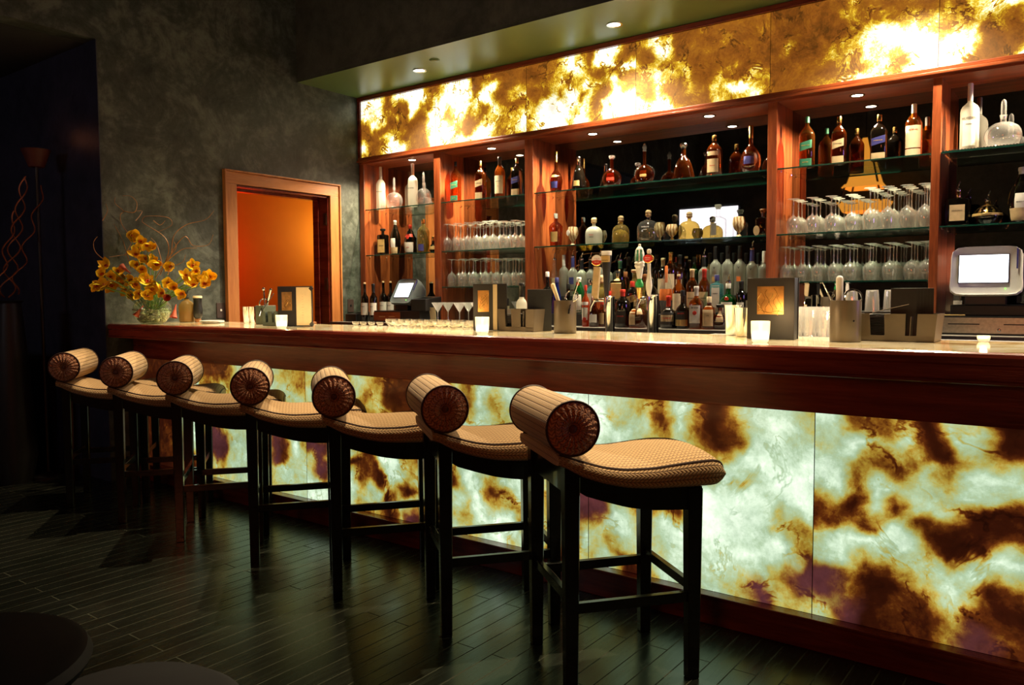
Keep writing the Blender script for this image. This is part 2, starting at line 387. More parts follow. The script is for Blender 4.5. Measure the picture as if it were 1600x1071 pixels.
def lathe(bm, prof, n=20, sx=1.0, sy=1.0, sq=2.0, c=(0, 0, 0), mi=0, cap=True, M=None):
    """prof: (r, z) from bottom to top; sq > 2 squares the section"""
    rings = []
    for r, z in prof:
        if r < 1e-5:
            v = bm.verts.new((c[0], c[1], c[2]+z)); rings.append([v]); continue
        ring = []
        for k in range(n):
            a = 2*pi*(k+.5)/n; ca, sa = cos(a), sin(a)
            q = (abs(ca)**sq + abs(sa)**sq)**(-1/sq)
            # necks stay round
            t = 1.0
            ring.append(bm.verts.new((c[0]+r*sx*q*ca*t, c[1]+r*sy*q*sa*t, c[2]+z)))
        rings.append(ring)
    for a, b_ in zip(rings, rings[1:]):
        if len(a) == 1 and len(b_) == 1: continue
        for k in range(n):
            k2 = (k+1) % n
            try:
                if len(a) == 1: f = bm.faces.new((a[0], b_[k2], b_[k]))
                elif len(b_) == 1: f = bm.faces.new((a[k], a[k2], b_[0]))
                else: f = bm.faces.new((a[k], a[k2], b_[k2], b_[k]))
                f.material_index = mi
            except ValueError: pass
    if cap:
        for ring, rev in ((rings[0], True), (rings[-1], False)):
            if len(ring) > 1:
                f = bm.faces.new(list(reversed(ring)) if rev else ring); f.material_index = mi
    vs = [v for r_ in rings for v in r_]
    if M is not None:
        for v in vs: v.co = M @ v.co
    return vs
def tube(bm, pts, rad, n=8, closed=False, mi=0):
    pts = [Vector(p) for p in pts]; m = len(pts); rings = []
    rads = rad if isinstance(rad, (list, tuple)) else [rad]*m
    up = Vector((0, 0, 1)); prev = None
    for i, p in enumerate(pts):
        if closed: t = pts[(i+1) % m]-pts[i-1]
        else: t = pts[min(i+1, m-1)]-pts[max(i-1, 0)]
        if t.length < 1e-9: t = Vector((0, 0, 1))
        t.normalize()
        if prev is None:
            a = up if abs(t.dot(up)) < .9 else Vector((1, 0, 0))
            u = t.cross(a).normalized()
        else:
            u = (prev - t*prev.dot(t))
            u = u.normalized() if u.length > 1e-6 else t.cross(up).normalized()
        prev = u; v = t.cross(u)
        rings.append([bm.verts.new(p + (u*cos(2*pi*k/n)+v*sin(2*pi*k/n))*rads[i]) for k in range(n)])
    prs = list(zip(rings, rings[1:]))
    if closed: prs.append((rings[-1], rings[0]))
    for a, b_ in prs:
        for k in range(n):
            f = bm.faces.new((a[k], a[(k+1) % n], b_[(k+1) % n], b_[k])); f.material_index = mi
    if not closed:
        bm.faces.new(list(reversed(rings[0]))); bm.faces.new(rings[-1])
def quad(bm, a, b_, c, d, mi=0):
    f = bm.faces.new([bm.verts.new(p) for p in (a, b_, c, d)]); f.material_index = mi
    return f
def sheet(bm, z_r, ang0, ang1, rfun, n=10, out=.0008, sx=1, sy=1, sq=2.0, slant=0.0, mi=0):
    """a label wrapped on a bottle between two angles (radians, 0 faces -Y)"""
    rows = []
    for z in z_r:
        row = []
        for k in range(n+1):
            a = ang0+(ang1-ang0)*k/n
            zz = z + slant*(a)
            r = rfun(z)+out
            ca, sa = sin(a), -cos(a)
            q = (abs(ca)**sq+abs(sa)**sq)**(-1/sq)
            row.append(bm.verts.new((r*sx*q*ca, r*sy*q*sa, zz)))
        rows.append(row)
    for a, b_ in zip(rows, rows[1:]):
        for k in range(n):
            f = bm.faces.new((a[k], a[k+1], b_[k+1], b_[k])); f.material_index = mi

_txt = {}
def text_bm(s, size, font_align='CENTER', bold=0.0):
    key = (s, size, bold)
    c = bpy.data.curves.new('lettering', 'FONT'); c.body = s; c.size = size; c.align_x = 'CENTER'; c.align_y = 'CENTER'
    c.resolution_u = 2; c.offset = bold
    o = bpy.data.objects.new('lettering', c); COL.objects.link(o)
    dg = bpy.context.evaluated_depsgraph_get()
    me = bpy.data.meshes.new_from_object(o.evaluated_get(dg))
    bm = B(); bm.from_mesh(me)
    bpy.data.meshes.remove(me); bpy.data.objects.remove(o); bpy.data.curves.remove(c)
    return bm
def letter_wrap(name, s, size, r, z, m, parent, a0=0.0, slant=0.0, sx=1, sy=1, out=.0016, squash=1.0, bold=.0):
    bm = text_bm(s, size, bold=bold)
    bmesh.ops.subdivide_edges(bm, edges=[e for e in bm.edges if e.calc_length() > .006], cuts=1)
    for v in bm.verts:
        a = a0 + v.co.x*squash/r; zz = z+v.co.y+slant*a
        v.co = Vector(((r+out)*sin(a)*sx, -(r+out)*cos(a)*sy, zz))
    return obj(name, bm, m, parent)
def letter_flat(name, s, size, M, m, parent=None, bold=0.0):
    bm = text_bm(s, size, bold=bold)
    for v in bm.verts: v.co = M @ v.co
    return obj(name, bm, m, parent)

# ================================================================= SETTING
bm = B(); quad(bm, (-12, -4, 0), (4, -4, 0), (4, 8, 0), (-12, 8, 0)); struct('floor', bm, m_floor)
# left wall: solid slab pieces round the doorway and the opening to the lounge
bm = B()
T = 0.16
DY0, DY1, DZ = 3.796, 4.75, 2.20
box(bm, XW-T, XW, 2.74, DY0, 0, 4.3); box(bm, XW-T, XW, DY1, 5.62, 0, 4.3); box(bm, XW-T, XW, DY0, DY1, DZ, 4.3)
box(bm, XW-T, XW, -4, 2.74, 3.08, 4.3)
struct('wall_left', bm, plast)
bm = B(); box(bm, -9.2, XW-T, 2.74, 2.90, 0, 3.08); box(bm, XW-T-.01, XW-.001, 2.735, 2.74, 0, 3.08); struct('wall_lounge', bm, navyw)
bm = B(); box(bm, -9.36, -9.2, -4, 2.9, 0, 3.08); struct('wall_lounge_end', bm, navyw)
bm = B(); box(bm, -9.36, XW-T, -4, 2.9, 3.08, 3.2); struct('ceiling_lounge', bm, ceilm)
# back wall behind the bar, right and rear walls, ceilings
bm = B(); box(bm, XW-T, 3.2, 5.46, 5.62, 0, 4.3); struct('wall_back', bm, plastd)
bm = B(); box(bm, 3.04, 3.2, -4, 5.46, 0, 4.3); struct('wall_right', bm, plastd)
bm = B(); box(bm, -9.36, 3.2, -2.16, -2.0, 0, 4.3); struct('wall_rear', bm, plastd)
bm = B(); box(bm, XW-T, 3.2, -2.1, 5.62, 4.3, 4.4); struct('ceiling', bm, ceilm)
bm = B(); box(bm, XW, 3.04, 4.43, 4.47, ZS, 4.3, mi=0); struct('wall_soffit_face', bm, plastd)
bm = B(); box(bm, XW, 3.04, 4.43, 5.46, ZS, ZS+.03); struct('ceiling_soffit', bm, soffm)
# passage behind the doorway
bm = B(); box(bm, -7.45, -7.35, 2.9, 7.9, 0, 3.0); box(bm, -7.35, XW-T, 7.8, 7.9, 0, 3.0); box(bm, XW-T-.02, XW-T, 5.62, 7.8, 0, 3.0); struct('wall_passage', bm, passm)
bm = B(); box(bm, -7.45, XW-T, 2.9, 7.9, 3.0, 3.08); struct('ceiling_passage', bm, passm)
# door casing, jambs, hinges
fr = thing('door_1', 'cherry wood door casing with open doorway to an orange passage', 'doorway', (XW, 0, 0)); fr['kind'] = 'structure'
bm = B()
for (y0, y1) in ((3.697, DY0), (DY1, 4.85)): box(bm, 0.0, .028, y0, y1, 0, 2.205, .004)
obj('casing_side', bm, doorw, fr)
bm = B(); box(bm, 0, .028, 3.697, 4.85, 2.205, 2.30, .004); obj('casing_head', bm, doorwx, fr)
bm = B()
for (y0, y1) in ((3.684, 3.697), (4.85, 4.864)): box(bm, 0.0, .042, y0, y1, 0, 2.30, .003)
box(bm, 0, .042, 3.684, 4.864, 2.30, 2.314, .003); obj('casing_backband', bm, doorw, fr)
bm = B(); box(bm, -T-.02, .0, DY1-.012, DY1+.002, 0, DZ); box(bm, -T-.02, -.11, DY1-.03, DY1-.012, 0, DZ)
box(bm, -T-.02, .0, DY0-.002, DY0+.012, 0, DZ); box(bm, -T-.02, 0, DY0, DY1, DZ-.012, DZ+.004); box(bm, -T-.02, -.11, DY0, DY1, DZ-.03, DZ-.012)
obj('jamb', bm, barw, fr)
for z in (1.42, 2.0):
    bm = B(); box(bm, -.055, -.012, DY1-.017, DY1-.012, z-.055, z+.055, .001)
    for k in (-.04, .04): lathe(bm, [(.004, 0), (.004, .003), (0, .0035)], 8, c=(-.034, 0, 0), M=Matrix.Translation((0, DY1-.017, z+k)) @ Matrix.Rotation(pi/2, 4, 'X'))
    obj('hinge', bm, hinge, fr)

# ================================================================= ONYX PANELS
def cloud_panel(name, X0, X1, Z0, Z1, Y, rows, mat, label, group, step=.010, cat='stone panel'):
    nx = max(2, int((X1-X0)/step)); nz = max(2, int((Z1-Z0)/step))
    rows = [r_.replace(' ', '') for r_ in rows]
    R = len(rows); Cn = max(len(r_) for r_ in rows)
    def lv(ch):
        if ch == 'p': return (.30, 1.0)
        if ch == 'r': return (.31, .0)
        return (int(ch)/9*.92+.03, 0)
    G = [[lv(rows[i][min(j, len(rows[i])-1)]) for j in range(Cn)] for i in range(R)]
    def samp(u, v, k):
        x = min(max(u*Cn-.5, 0), Cn-1); y = min(max(v*R-.5, 0), R-1)
        i, j = int(y), int(x); i2, j2 = min(i+1, R-1), min(j+1, Cn-1); fy, fx = y-i, x-j
        return (G[i][j][k]*(1-fx)+G[i][j2][k]*fx)*(1-fy)+(G[i2][j][k]*(1-fx)+G[i2][j2][k]*fx)*fy
    bm = B(); lay = bm.verts.layers.float_vector.new('cloud')
    V = []
    for iz in range(nz+1):
        row = []
        for ix in range(nx+1):
            u, v = ix/nx, 1-iz/nz
            wv = Vector((X0+(X1-X0)*u, Z0+(Z1-Z0)*(1-v), Y))
            d1 = mnoise.noise_vector(wv*6.0); d2 = mnoise.noise_vector(wv*17.0+Vector((7, 3, 1))); d3 = mnoise.noise_vector(wv*40.0)
            du = (d1.x*.055+d2.x*.026+d3.x*.010)/(X1-X0); dv = (d1.y*.055+d2.y*.026+d3.y*.010)/(Z1-Z0)
            q = bm.verts.new((X0+(X1-X0)*u, Y, Z0+(Z1-Z0)*(1-v)))
            q[lay] = (samp(u+du, v+dv, 0), samp(u+du, v+dv, 1), 0)
            row.append(q)
        V.append(row)
    for iz in range(nz):
        for ix in range(nx):
            bm.faces.new((V[iz][ix], V[iz][ix+1], V[iz+1][ix+1], V[iz+1][ix]))
    # slab thickness
    bd = [(X0, X1)]
    quad(bm, (X0, Y, Z0), (X0, Y+.018, Z0), (X1, Y+.018, Z0), (X1, Y, Z0)); quad(bm, (X0, Y, Z1), (X1, Y, Z1), (X1, Y+.018, Z1), (X0, Y+.018, Z1))
    quad(bm, (X0, Y, Z0), (X0, Y, Z1), (X0, Y+.018, Z1), (X0, Y+.018, Z0)); quad(bm, (X1, Y, Z0), (X1, Y+.018, Z0), (X1, Y+.018, Z1), (X1, Y, Z1))
    quad(bm, (X0, Y+.018, Z0), (X0, Y+.018, Z1), (X1, Y+.018, Z1), (X1, Y+.018, Z0))
    o = obj(name, bm, mat)
    tag(o, label, cat, group)
    return o
TOP = [
["77876368888854","87775365488865","67684633378546","44876365375388","33633334333588","43357764534478","85435885353368","53347888854358"],
["47888634533333","58888736883333","78888858873665","88788668853666","86478574675333","88765334765566","98857457775667","98788888864567"],
["33345885388843","33446786487846","45456557535368","34466558566845","54884884744885","66888685738998","56888868738999","57898688558999"],
["46763344444444","43883343443344","64673334433433","66646533343433","56765633346333","55854643463364","85874445658856","98995443665674"],
["33333436433333","44333366443433","33432235455455","36332334775577","45333556799886","33344565867989","34333454684899","43335678875899"],
["45667545567654","34765455565443","43687654335464","64667875544566","56755474657885","78735344556784","99633364678866","98433586677554"],
]
TOPL = ['left end onyx panel above the shelves, brown with white clouds along its top', 'second onyx panel from the left wall, mostly white with a cream honeycomb patch',
 'onyx panel above the cognac bay, yellow upper half and branching brown veins', 'onyx panel above the cognac bay, banded amber with one white spot at upper left',
 'onyx panel above the green and gold label whiskies, amber left and glowing white right', 'onyx panel at the right edge of the photo, yellow clusters over a tan cloud']
for k in range(6):
    cloud_panel('onyx_panel', XW+.035*(k == 0)+k*.9605+.0015, XW+(k+1)*.9605-.0015, 2.589, 3.099, YB, TOP[k], on_top, TOPL[k], 'backlit onyx panels over the back bar')
cloud_panel('onyx_panel', XW+6*.9605+.0015, XW+7*.9605, 2.589, 3.099, YB, TOP[1], on_top, 'onyx panel beyond the right edge of the photo, mostly white', 'backlit onyx panels over the back bar')
F = {
-1: ["94451761","69681455","85337478","84877676","51837611","34383115","68985368","78657885","p5124861","p41rr62r","6p1rr5pr"],
0: ["876448525886","957838425787","987667524889","666655478989","565665485799","576556999979","p67452999855","p87586888894","67867987997p","75676878775p","68237877 6p6".replace(' ', '')],
1: ["446487868888","445595668878","456676556667","657877666676","657787656666","566877888776","4449768886pp","3438836874pp","668696446 4p6".replace(' ', ''), "8665899774p8","547578587336"],
2: ["666656653334","765656462324","666663663233","656654556444","656654556444","p64755588545","pp4675288564","6p6823428856","6pp683428425","8646867837 86".replace(' ', ''), "888685452 6p3".replace(' ', '')],
3: ["334777777565","435777776655","565777673 67".replace(' ', '')+'7',"655777776566","567777765665","467777 65p58p".replace(' ', ''),"p47777 65p485".replace(' ', ''),"pp777766p376","p47777766777","657777656767","567676656 67".replace(' ', '')],
4: ["rrr233328743","rrr223338754","rr2323338744","rrr233338854","rr2233238864","rrr232339865","rrr233328876","rr2223328886","rrr233338765","rr2332323654","rrr222332344"],
}
FL = {-1: 'right end onyx panel of the bar front with large dark brown caves', 0: 'onyx panel of the bar front beside the nearest stool, white centre like a burst',
 1: 'onyx panel of the bar front behind the second nearest stool', 2: 'onyx panel of the bar front seen through the third nearest stool, amber and white',
 3: 'pale grey green onyx panel of the bar front behind the middle stools', 4: 'left end onyx panel of the bar front, dark brown with one white streak'}
XS = -1.794
for k in range(-1, 5):
    x0 = XS-k*.9625
    x1 = x0+.9625
    if k < 4 or True:
        rows = F[k]
        if k == -1: rows = [(r_+r_[::-1])[:12] for r_ in rows]
        cloud_panel('onyx_panel', max(x0, XW+.01)+.0015, x1-.0015, .12, .872, YP, rows, on_bar, FL[k], 'backlit onyx panels of the bar front')
x0 = XS+1.925
cloud_panel('onyx_panel', x0+.0015, x0+.96, .12, .872, YP, F[1], on_bar, 'onyx panel of the bar front beyond the right edge of the photo', 'backlit onyx panels of the bar front')

# ================================================================= FRONT BAR
bar = thing('bar_counter', 'long polished mahogany bar counter with lit onyx front and pale stone top', 'bar counter', (0, 0, 0))
XR = 2.2
m_top, nt, b = nmat('polished_cream_onyx')
tc = N(nt, 'ShaderNodeTexCoord'); n1 = N(nt, 'ShaderNodeTexNoise', i_Scale=4.0, i_Detail=7.0, i_Distortion=1.4); L(nt, tc.outputs['Object'], n1.inputs['Vector'])
r = ramp(nt, [(.30, (.42, .25, .09)), (.45, (.76, .62, .34)), (.6, (.92, .86, .66)), (.7, (.68, .50, .25))]); L(nt, n1.outputs[0], r.inputs[0]); L(nt, r.outputs[0], b.inputs['Base Color'])
b.inputs['Roughness'].default_value = .09; b.inputs['Coat Weight'].default_value = .3
bm = B(); box(bm, XW+.002, XR, YC+.035, 3.45, ZC-.03, ZC, .002); obj('stone_top', bm, m_top, bar)
bm = B()
# nosing: rounded upper edge, hollow below
prof = [(YC+.035, ZC), (YC+.018, ZC+.002), (YC+.005, ZC-.003), (YC, ZC-.014), (YC, ZC-.034), (YC+.006, ZC-.040), (YC+.006, 1.040), (YC+.001, 1.035), (YC+.001, 1.028), (YC+.012, 1.024), (YC+.10, 1.024), (YC+.10, ZC-.03), (YC+.035, ZC-.03)]
rings = [[bm.verts.new((x, y, z)) for y, z in prof] for x in (XW+.002, XR)]
n = len(prof)
for k in range(n): bm.faces.new((rings[0][k], rings[0][(k+1) % n], rings[1][(k+1) % n], rings[1][k]))
bm.faces.new(rings[0]); bm.faces.new(list(reversed(rings[1])))
obj('nosing', bm, barw, bar)
bm = B(); box(bm, XW+.002, XR, 2.925, YP+.03, .874, 1.024, .003); obj('apron_board', bm, barw, bar)
bm = B(); box(bm, XW+.002, XR, 2.915, YP+.03, 0.0, .105, .003); box(bm, XW+.002, XR, 2.905, YP+.02, .105, .119, .004); obj('plinth', bm, barw, bar)
bm = B(); box(bm, XW+.002, XR, YP+.03, 3.40, 0.0, 1.07); obj('carcass', bm, cab, bar)
bm = B(); box(bm, -2.9, -1.7, 3.40, 3.80, .90, .98, .003); obj('under_bar_shelf', bm, rubber, bar)
for k in range(-2, 5):
    x = XS-k*.9625
    bm = B(); box(bm, x-.0015, x+.0015, YP+.002, YP+.02, .12, .872); obj('seam_strip', bm, seam, bar)

# ================================================================= BACK BAR
bb = thing('back_bar', 'built-in mahogany back bar with five shelf bays and mirror backs', 'back bar', (0, 0, 0))
POSTS = [(-5.598, -5.535), (-4.664, -4.59), (-3.696, -3.616), (-1.768, -1.707), (-.82, -.773), (.15, .22), (1.1, 1.17)]
for x0, x1 in POSTS:
    bm = B(); box(bm, x0, x1, YB-.004, YM, 1.08, 2.545, .004); box(bm, x0-.004, x1+.004, YB-.012, YB+.03, 1.08, 1.10, .002)
    obj('post', bm, mah, bb)
bm = B()
box(bm, XW+.001, XR, YB-.035, YB+.05, 2.545, 2.562, .004); box(bm, XW+.001, XR, YB-.022, YB+.05, 2.562, 2.588, .006); box(bm, XW+.001, XR, YB-.01, YM, 2.53, 2.546, .002)
obj('lower_rail', bm, mahx, bb)
bm = B(); box(bm, XW+.001, XR, YB-.02, YB+.05, 3.101, 3.138, .005); box(bm, XW+.001, XW+.034, YB-.015, YB+.05, 2.588, 3.101, .003); obj('upper_rail', bm, barw, bb)
bm = B(); box(bm, XW+.001, XR, YB+.05, YM, 2.60, 3.138); obj('light_box', bm, cab, bb)
for k in range(1, 7):
    x = XW+.9605*k; bm = B(); box(bm, x-.0015, x+.0015, YB+.002, YB+.02, 2.589, 3.10); obj('seam_strip', bm, seam, bb)
bm = B(); box(bm, XW+.001, XR, YM, YM+.015, 1.08, 2.53); obj('mirror_back', bm, m_mir, bb)
bm = B(); box(bm, XW+.001, XR, 4.74, YM, 1.05, 1.08, .003); obj('worktop', bm, grey, bb)
bm = B(); box(bm, XW+.001, XR, 4.78, YM, 0, 1.05); obj('base_cabinet', bm, cab, bb)
# glass shelves with green polished edges
BX = [(-5.533, -4.666), (-4.588, -3.698), (-3.614, -1.770), (-1.705, -.822), (-.771, .148)]
SH = []
def shelf(x0, x1, z, label, ribs=False):
    t = thing('glass_shelf', label, 'shelf', ((x0+x1)/2, 5.28, z), 0, 'glass shelves of the back bar')
    hw = (x1-x0)/2-.001
    bm = B(); box(bm, -hw, hw, -.146, .155, -.009, 0); obj('glass_plate', bm, G_shelf, t)
    bm = B(); box(bm, -hw, hw, -.150, -.146, -.009, 0, .001); obj('polished_edge', bm, m_edge, t)
    for sx in (-1, 1):
        for yy in (-.10, .11):
            bm = B(); lathe(bm, [(.0, -.018), (.005, -.018), (.006, -.011)], 8, c=(sx*(hw-.006), yy, 0)); obj('shelf_pin', bm, steel, t, True)
    return t
names = ['left bay beside the plaster wall', 'glass-filled bay beside the doorway end', 'wide central bay', 'glass-filled bay right of the central bay', 'right end bay over the cash drawer']
for i, (x0, x1) in enumerate(BX):
    shelf(x0, x1, 2.11, 'top glass shelf in the '+names[i])
    shelf(x0, x1, 1.69, 'second glass shelf in the '+names[i])
    if i in (1, 3): shelf(x0, x1, 1.385, 'lowest glass shelf in the '+names[i])
# ribbed rubber mat on the right end top shelf
bm = B()
box(bm, -.765, .14, 5.132, 5.42, 2.111, 2.1135)
for k in range(58): box(bm, -.765+k*.0155, -.757+k*.0155, 5.130, 5.42, 2.1125, 2.1165)
tag(obj('bar_mat', bm, rubber), 'ribbed dark rubber mat lying on the top shelf of the right end bay', 'bar mat')
for (x0, x1) in ((-3.05, -1.8),):
    bm = B()
    for k in range(60): box(bm, x0+k*.0205, x0+.010+k*.0205, 5.17, 5.40, 2.1102, 2.1142)
    box(bm, x0, x1, 5.17, 5.40, 2.1102, 2.112)
    tag(obj('bar_mat', bm, rubber), 'ribbed dark rubber mat under the decanters on the cognac shelf', 'bar mat')
# recessed lamps
bulb = emit('halogen_glow', (1, .86, .62), 45)
bulb2 = emit('downlight_glow', (1, .95, .75), 9)
def recessed(name, x, y, z, rr, bm_, label, group):
    t = thing(name, label, 'ceiling light', (x, y, z), 0, group)
    bm = B(); lathe(bm, [(rr*.72, .0), (rr*.74, -.004), (rr, -.005), (rr*1.04, -.001), (rr*1.04, .0)], 24, cap=False); obj('trim_ring', bm, steel if z > 3 else hinge, t, True)
    bm = B(); lathe(bm, [(0, -.0025), (rr*.7, -.0025)], 20, cap=False); obj('lamp', bm, bm_, t)
lb = ['recessed halogen in the ceiling of the left end bay', 'recessed halogen over the single malt bottles', 'recessed halogen over the round cognac decanter', 'recessed halogen over the tall clear cognac bottle', 'recessed halogen over the blue label whisky', 'recessed halogen over the right end bay, cut by the photo edge', 'recessed halogen past the right end bay']
for i, (x, y) in enumerate(BAYL): recessed('recessed_halogen', x, y, 2.53, .044, bulb, lb[i], 'halogens in the shelf bays')
lb = ['round soffit downlight nearest the plaster wall', 'round soffit downlight over the middle of the bar', 'round soffit downlight beyond the top of the photo']
for i, (x, y) in enumerate(SOFL): recessed('soffit_downlight', x, y, ZS, .055, bulb2, lb[i], 'downlights in the soffit')
for i, p in enumerate(HIGH): recessed('ceiling_downlight', p[0], p[1], 4.3, .06, bulb2, 'ceiling downlight high above the bar top', 'downlights in the high ceiling')
bm = B(); lathe(bm, [(0, -.012), (.03, -.012), (.04, -.004), (.042, 0)], 20, cap=False, c=(-4.23, 4.67, ZS)); tag(obj('sprinkler_cover', bm, soffm, None, True), 'small flat sprinkler cover plate on the soffit beside the left downlight', 'sprinkler')
for (y, z, lb_) in ((3.64, 1.20, 'brown switch plate with a small white button left of the doorway'), (4.99, 1.22, 'brown outlet plate on the plaster right of the doorway')):
    t = thing('wall_plate', lb_, 'wall plate', (XW, y, z))
    bm = B(); box(bm, 0, .006, -.036, .036, -.06, .06, .002); obj('cover', bm, plate_m, t)
    bm = B(); box(bm, .006, .010, -.008, .008, -.006, .010, .001); obj('button', bm, whitep if y < 4 else blk, t)

# ================================================================= BAR STOOLS
TH = 0.6731
def lerp(tab, y):
    if y <= tab[0][0]: return tab[0][1]
    for (a, za), (b_, zb) in zip(tab, tab[1:]):
        if y <= b_:
            t = (y-a)/(b_-a); return za+(zb-za)*t
    return tab[-1][1]
def smooth_tab(tab, y, h=.02):
    return sum(lerp(tab, y+d*h) for d in (-1, -.5, 0, .5, 1))/5
ZT = [(-.26, .800), (-.217, .784), (-.103, .749), (-.03, .738), (.07, .738), (.19, .750), (.255, .755), (.29, .753), (.31, .747), (.322, .736), (.330, .720), (.334, .704)]
ZB_ = [(-.26, .760), (-.245, .755), (-.184, .717), (-.10, .687), (-.016, .667), (.07, .659), (.19, .656), (.28, .654), (.305, .656), (.320, .665), (.330, .680), (.334, .696)]
def make_stool():
    t = thing('bar_stool', '', 'bar stool')
    # cushion: front is +y, the bolster sits at the back
    bm = B(); uvl = bm.loops.layers.uv.new('UVMap')
    ys = [-.262+.596*(1-cos(pi*k/42))/2 for k in range(43)]
    HW = .222
    secs = []
    NS = 44
    for y in ys:
        zt, zb = smooth_tab(ZT, y, .02 if y < .26 else .004), smooth_tab(ZB_, y, .02 if y < .26 else .004)
        if zt-zb < .02: zt = (zt+zb)/2+.01; zb = zt-.02
        sh = 1-.06*max(0, (y-.24)/.09)**2
        sec = []
        for k in range(NS):
            a = 2*pi*k/NS
            ca, sa = cos(a), sin(a)
            q = (abs(ca)**7+abs(sa)**7)**(-1/7)
            x = HW*sh*q*ca
            h = (zt-zb)/2
            z = (zt+zb)/2+h*q*sa*.98
            if sa > 0: z += .018*(1-(x/HW)**2)*min(1, (y+.3)/.1)
            bul = .010*(1-(2*(z-(zt+zb)/2)/max(zt-zb, .01))**2) if abs(ca) > .7 else 0
            sec.append(((x+(bul if ca > 0 else -bul)), y, z, a))
        secs.append(sec)
    V = [[bm.verts.new(s[:3]) for s in sec] for sec in secs]
    per = [0]
    for k in range(NS): 
        a, b_ = secs[20][k], secs[20][(k+1) % NS]; per.append(per[-1]+math.dist(a[:3], b_[:3]))
    arc = [0]
    for i in range(len(ys)-1): arc.append(arc[-1]+math.dist(secs[i][11][:3], secs[i+1][11][:3]))
    for i in range(len(ys)-1):
        for k in range(NS):
            k2 = (k+1) % NS
            f = bm.faces.new((V[i][k], V[i][k2], V[i+1][k2], V[i+1][k]))
            for lp, (aa, kk) in zip(f.loops, ((i, k), (i, k+1), (i+1, k+1), (i+1, k))): lp[uvl].uv = (arc[aa], per[kk])
    for sec, rv in ((V[0], False), (V[-1], True)):
        f = bm.faces.new(list(reversed(sec)) if not rv else sec)
        for lp in f.loops: lp[uvl].uv = (lp.vert.co.x, lp.vert.co.z)
    bmesh.ops.recalc_face_normals(bm, faces=bm.faces)
    seat = obj('seat_cushion', bm, knitm, t, True)
    bm = B()
    for kk in (5, 17):
        tube(bm, [Vector(secs[i][kk][:3])+Vector((0, 0, .001)) for i in range(3, len(ys)-1)], .0042, 6)
    tube(bm, [Vector(V_) for V_ in [secs[-3][k][:3] for k in range(5, 18)]], .0042, 6)
    obj('seat_piping', bm, piping, seat, True)
    # bolster
    R, HL, cy, cz = .087, .228, -.213, .880
    bm = B(); uvl = bm.loops.layers.uv.new('UVMap'); n = 48; m = 12
    rg = []
    for i in range(m+1):
        x = -HL+2*HL*i/m; rr = R*(1+.018*(1-(x/HL)**2))
        rg.append([bm.verts.new((x, cy+rr*cos(2*pi*k/n), cz+rr*sin(2*pi*k/n))) for k in range(n)])
    for i in range(m):
        for k in range(n):
            k2 = (k+1) % n
            f = bm.faces.new((rg[i][k], rg[i][k2], rg[i+1][k2], rg[i+1][k]))
            for lp, (aa, kk) in zip(f.loops, ((i, k), (i, k+1), (i+1, k+1), (i+1, k))): lp[uvl].uv = (-HL+2*HL*aa/m, 2*pi*R*kk/n)
    bmesh.ops.recalc_face_normals(bm, faces=bm.faces)
    bol = obj('bolster', bm, knitm, t, True)
    for x in (-HL, HL):
        bm = B(); tube(bm, [(x, cy+(R+.001)*cos(2*pi*k/48), cz+(R+.001)*sin(2*pi*k/48)) for k in range(48)], .0035, 6, True)
        obj('bolster_piping', bm, piping, bol, True)
    for sg in (1, -1):
        bm = B(); uvl = bm.loops.layers.uv.new('UVMap'); n = 120; rr_ = [.0, .010, .018, .028, .040, .052, .064, .075, .082, .087]
        rows = []
        for j, q in enumerate(rr_):
            if q == 0: rows.append([bm.verts.new((sg*(HL+.006), cy, cz))]); continue
            row = []
            for k in range(n):
                a = 2*pi*k/n
                wv = sin(20*a+.7*sin(3*a))*.5+.5
                am = .0055*min(1, q/.03)*(1-max(0, (q-.070)/.017)*.8)
                bulge = .016*sin(pi*min(1, q/.087))-.012*math.exp(-(q/.014)**2)
                row.append(bm.verts.new((sg*(HL+bulge-am*wv), cy+q*cos(a), cz+q*sin(a))))
            rows.append(row)
        for a, b_ in zip(rows, rows[1:]):
            for k in range(n):
                k2 = (k+1) % n
                vs = (a[0], b_[k], b_[k2]) if len(a) == 1 else (a[k], b_[k], b_[k2], a[k2])
                if sg < 0: vs = tuple(reversed(vs))
                f = bm.faces.new(vs)
                for lp in f.loops:
                    c = lp.vert.co; lp[uvl].uv = (math.atan2(c.z-cz, c.y-cy)*.08, math.hypot(c.y-cy, c.z-cz))
        cap_ = obj('pleated_end', bm, pleat, bol, True)
        bm = B(); lathe(bm, [(.013, 0), (.012, .004), (.007, .008), (0, .009)], 16, M=Matrix.Translation((sg*(HL+.001), cy, cz)) @ Matrix.Rotation(sg*pi/2, 4, 'Y')); obj('button', bm, pleat, cap_, True)
    # frame
    def leg(x, y, ztop):
        bm = B()
        vs = box(bm, x-.0235, x+.0235, y-.0265, y+.0265, 0.0, ztop)
        for v in vs:
            if v.co.z < .01:
                v.co.x = x+(v.co.x-x)*.80; v.co.y = y+(v.co.y-y)*.78
        bmesh.ops.bevel(bm, geom=list(bm.edges), offset=.003, segments=1, affect='EDGES')
        return bm
    LX_, Y0, Y1 = .196, -.211, .223
    for sx in (-1, 1):
        obj('leg', leg(sx*LX_, Y0, .775), ebony, t); obj('leg', leg(sx*LX_, Y1, .657), ebony, t)
    tb = [(-.24, .735), (-.184, .662), (-.10, .633), (-.016, .607), (.07, .592), (.25, .582)]
    bm = B()
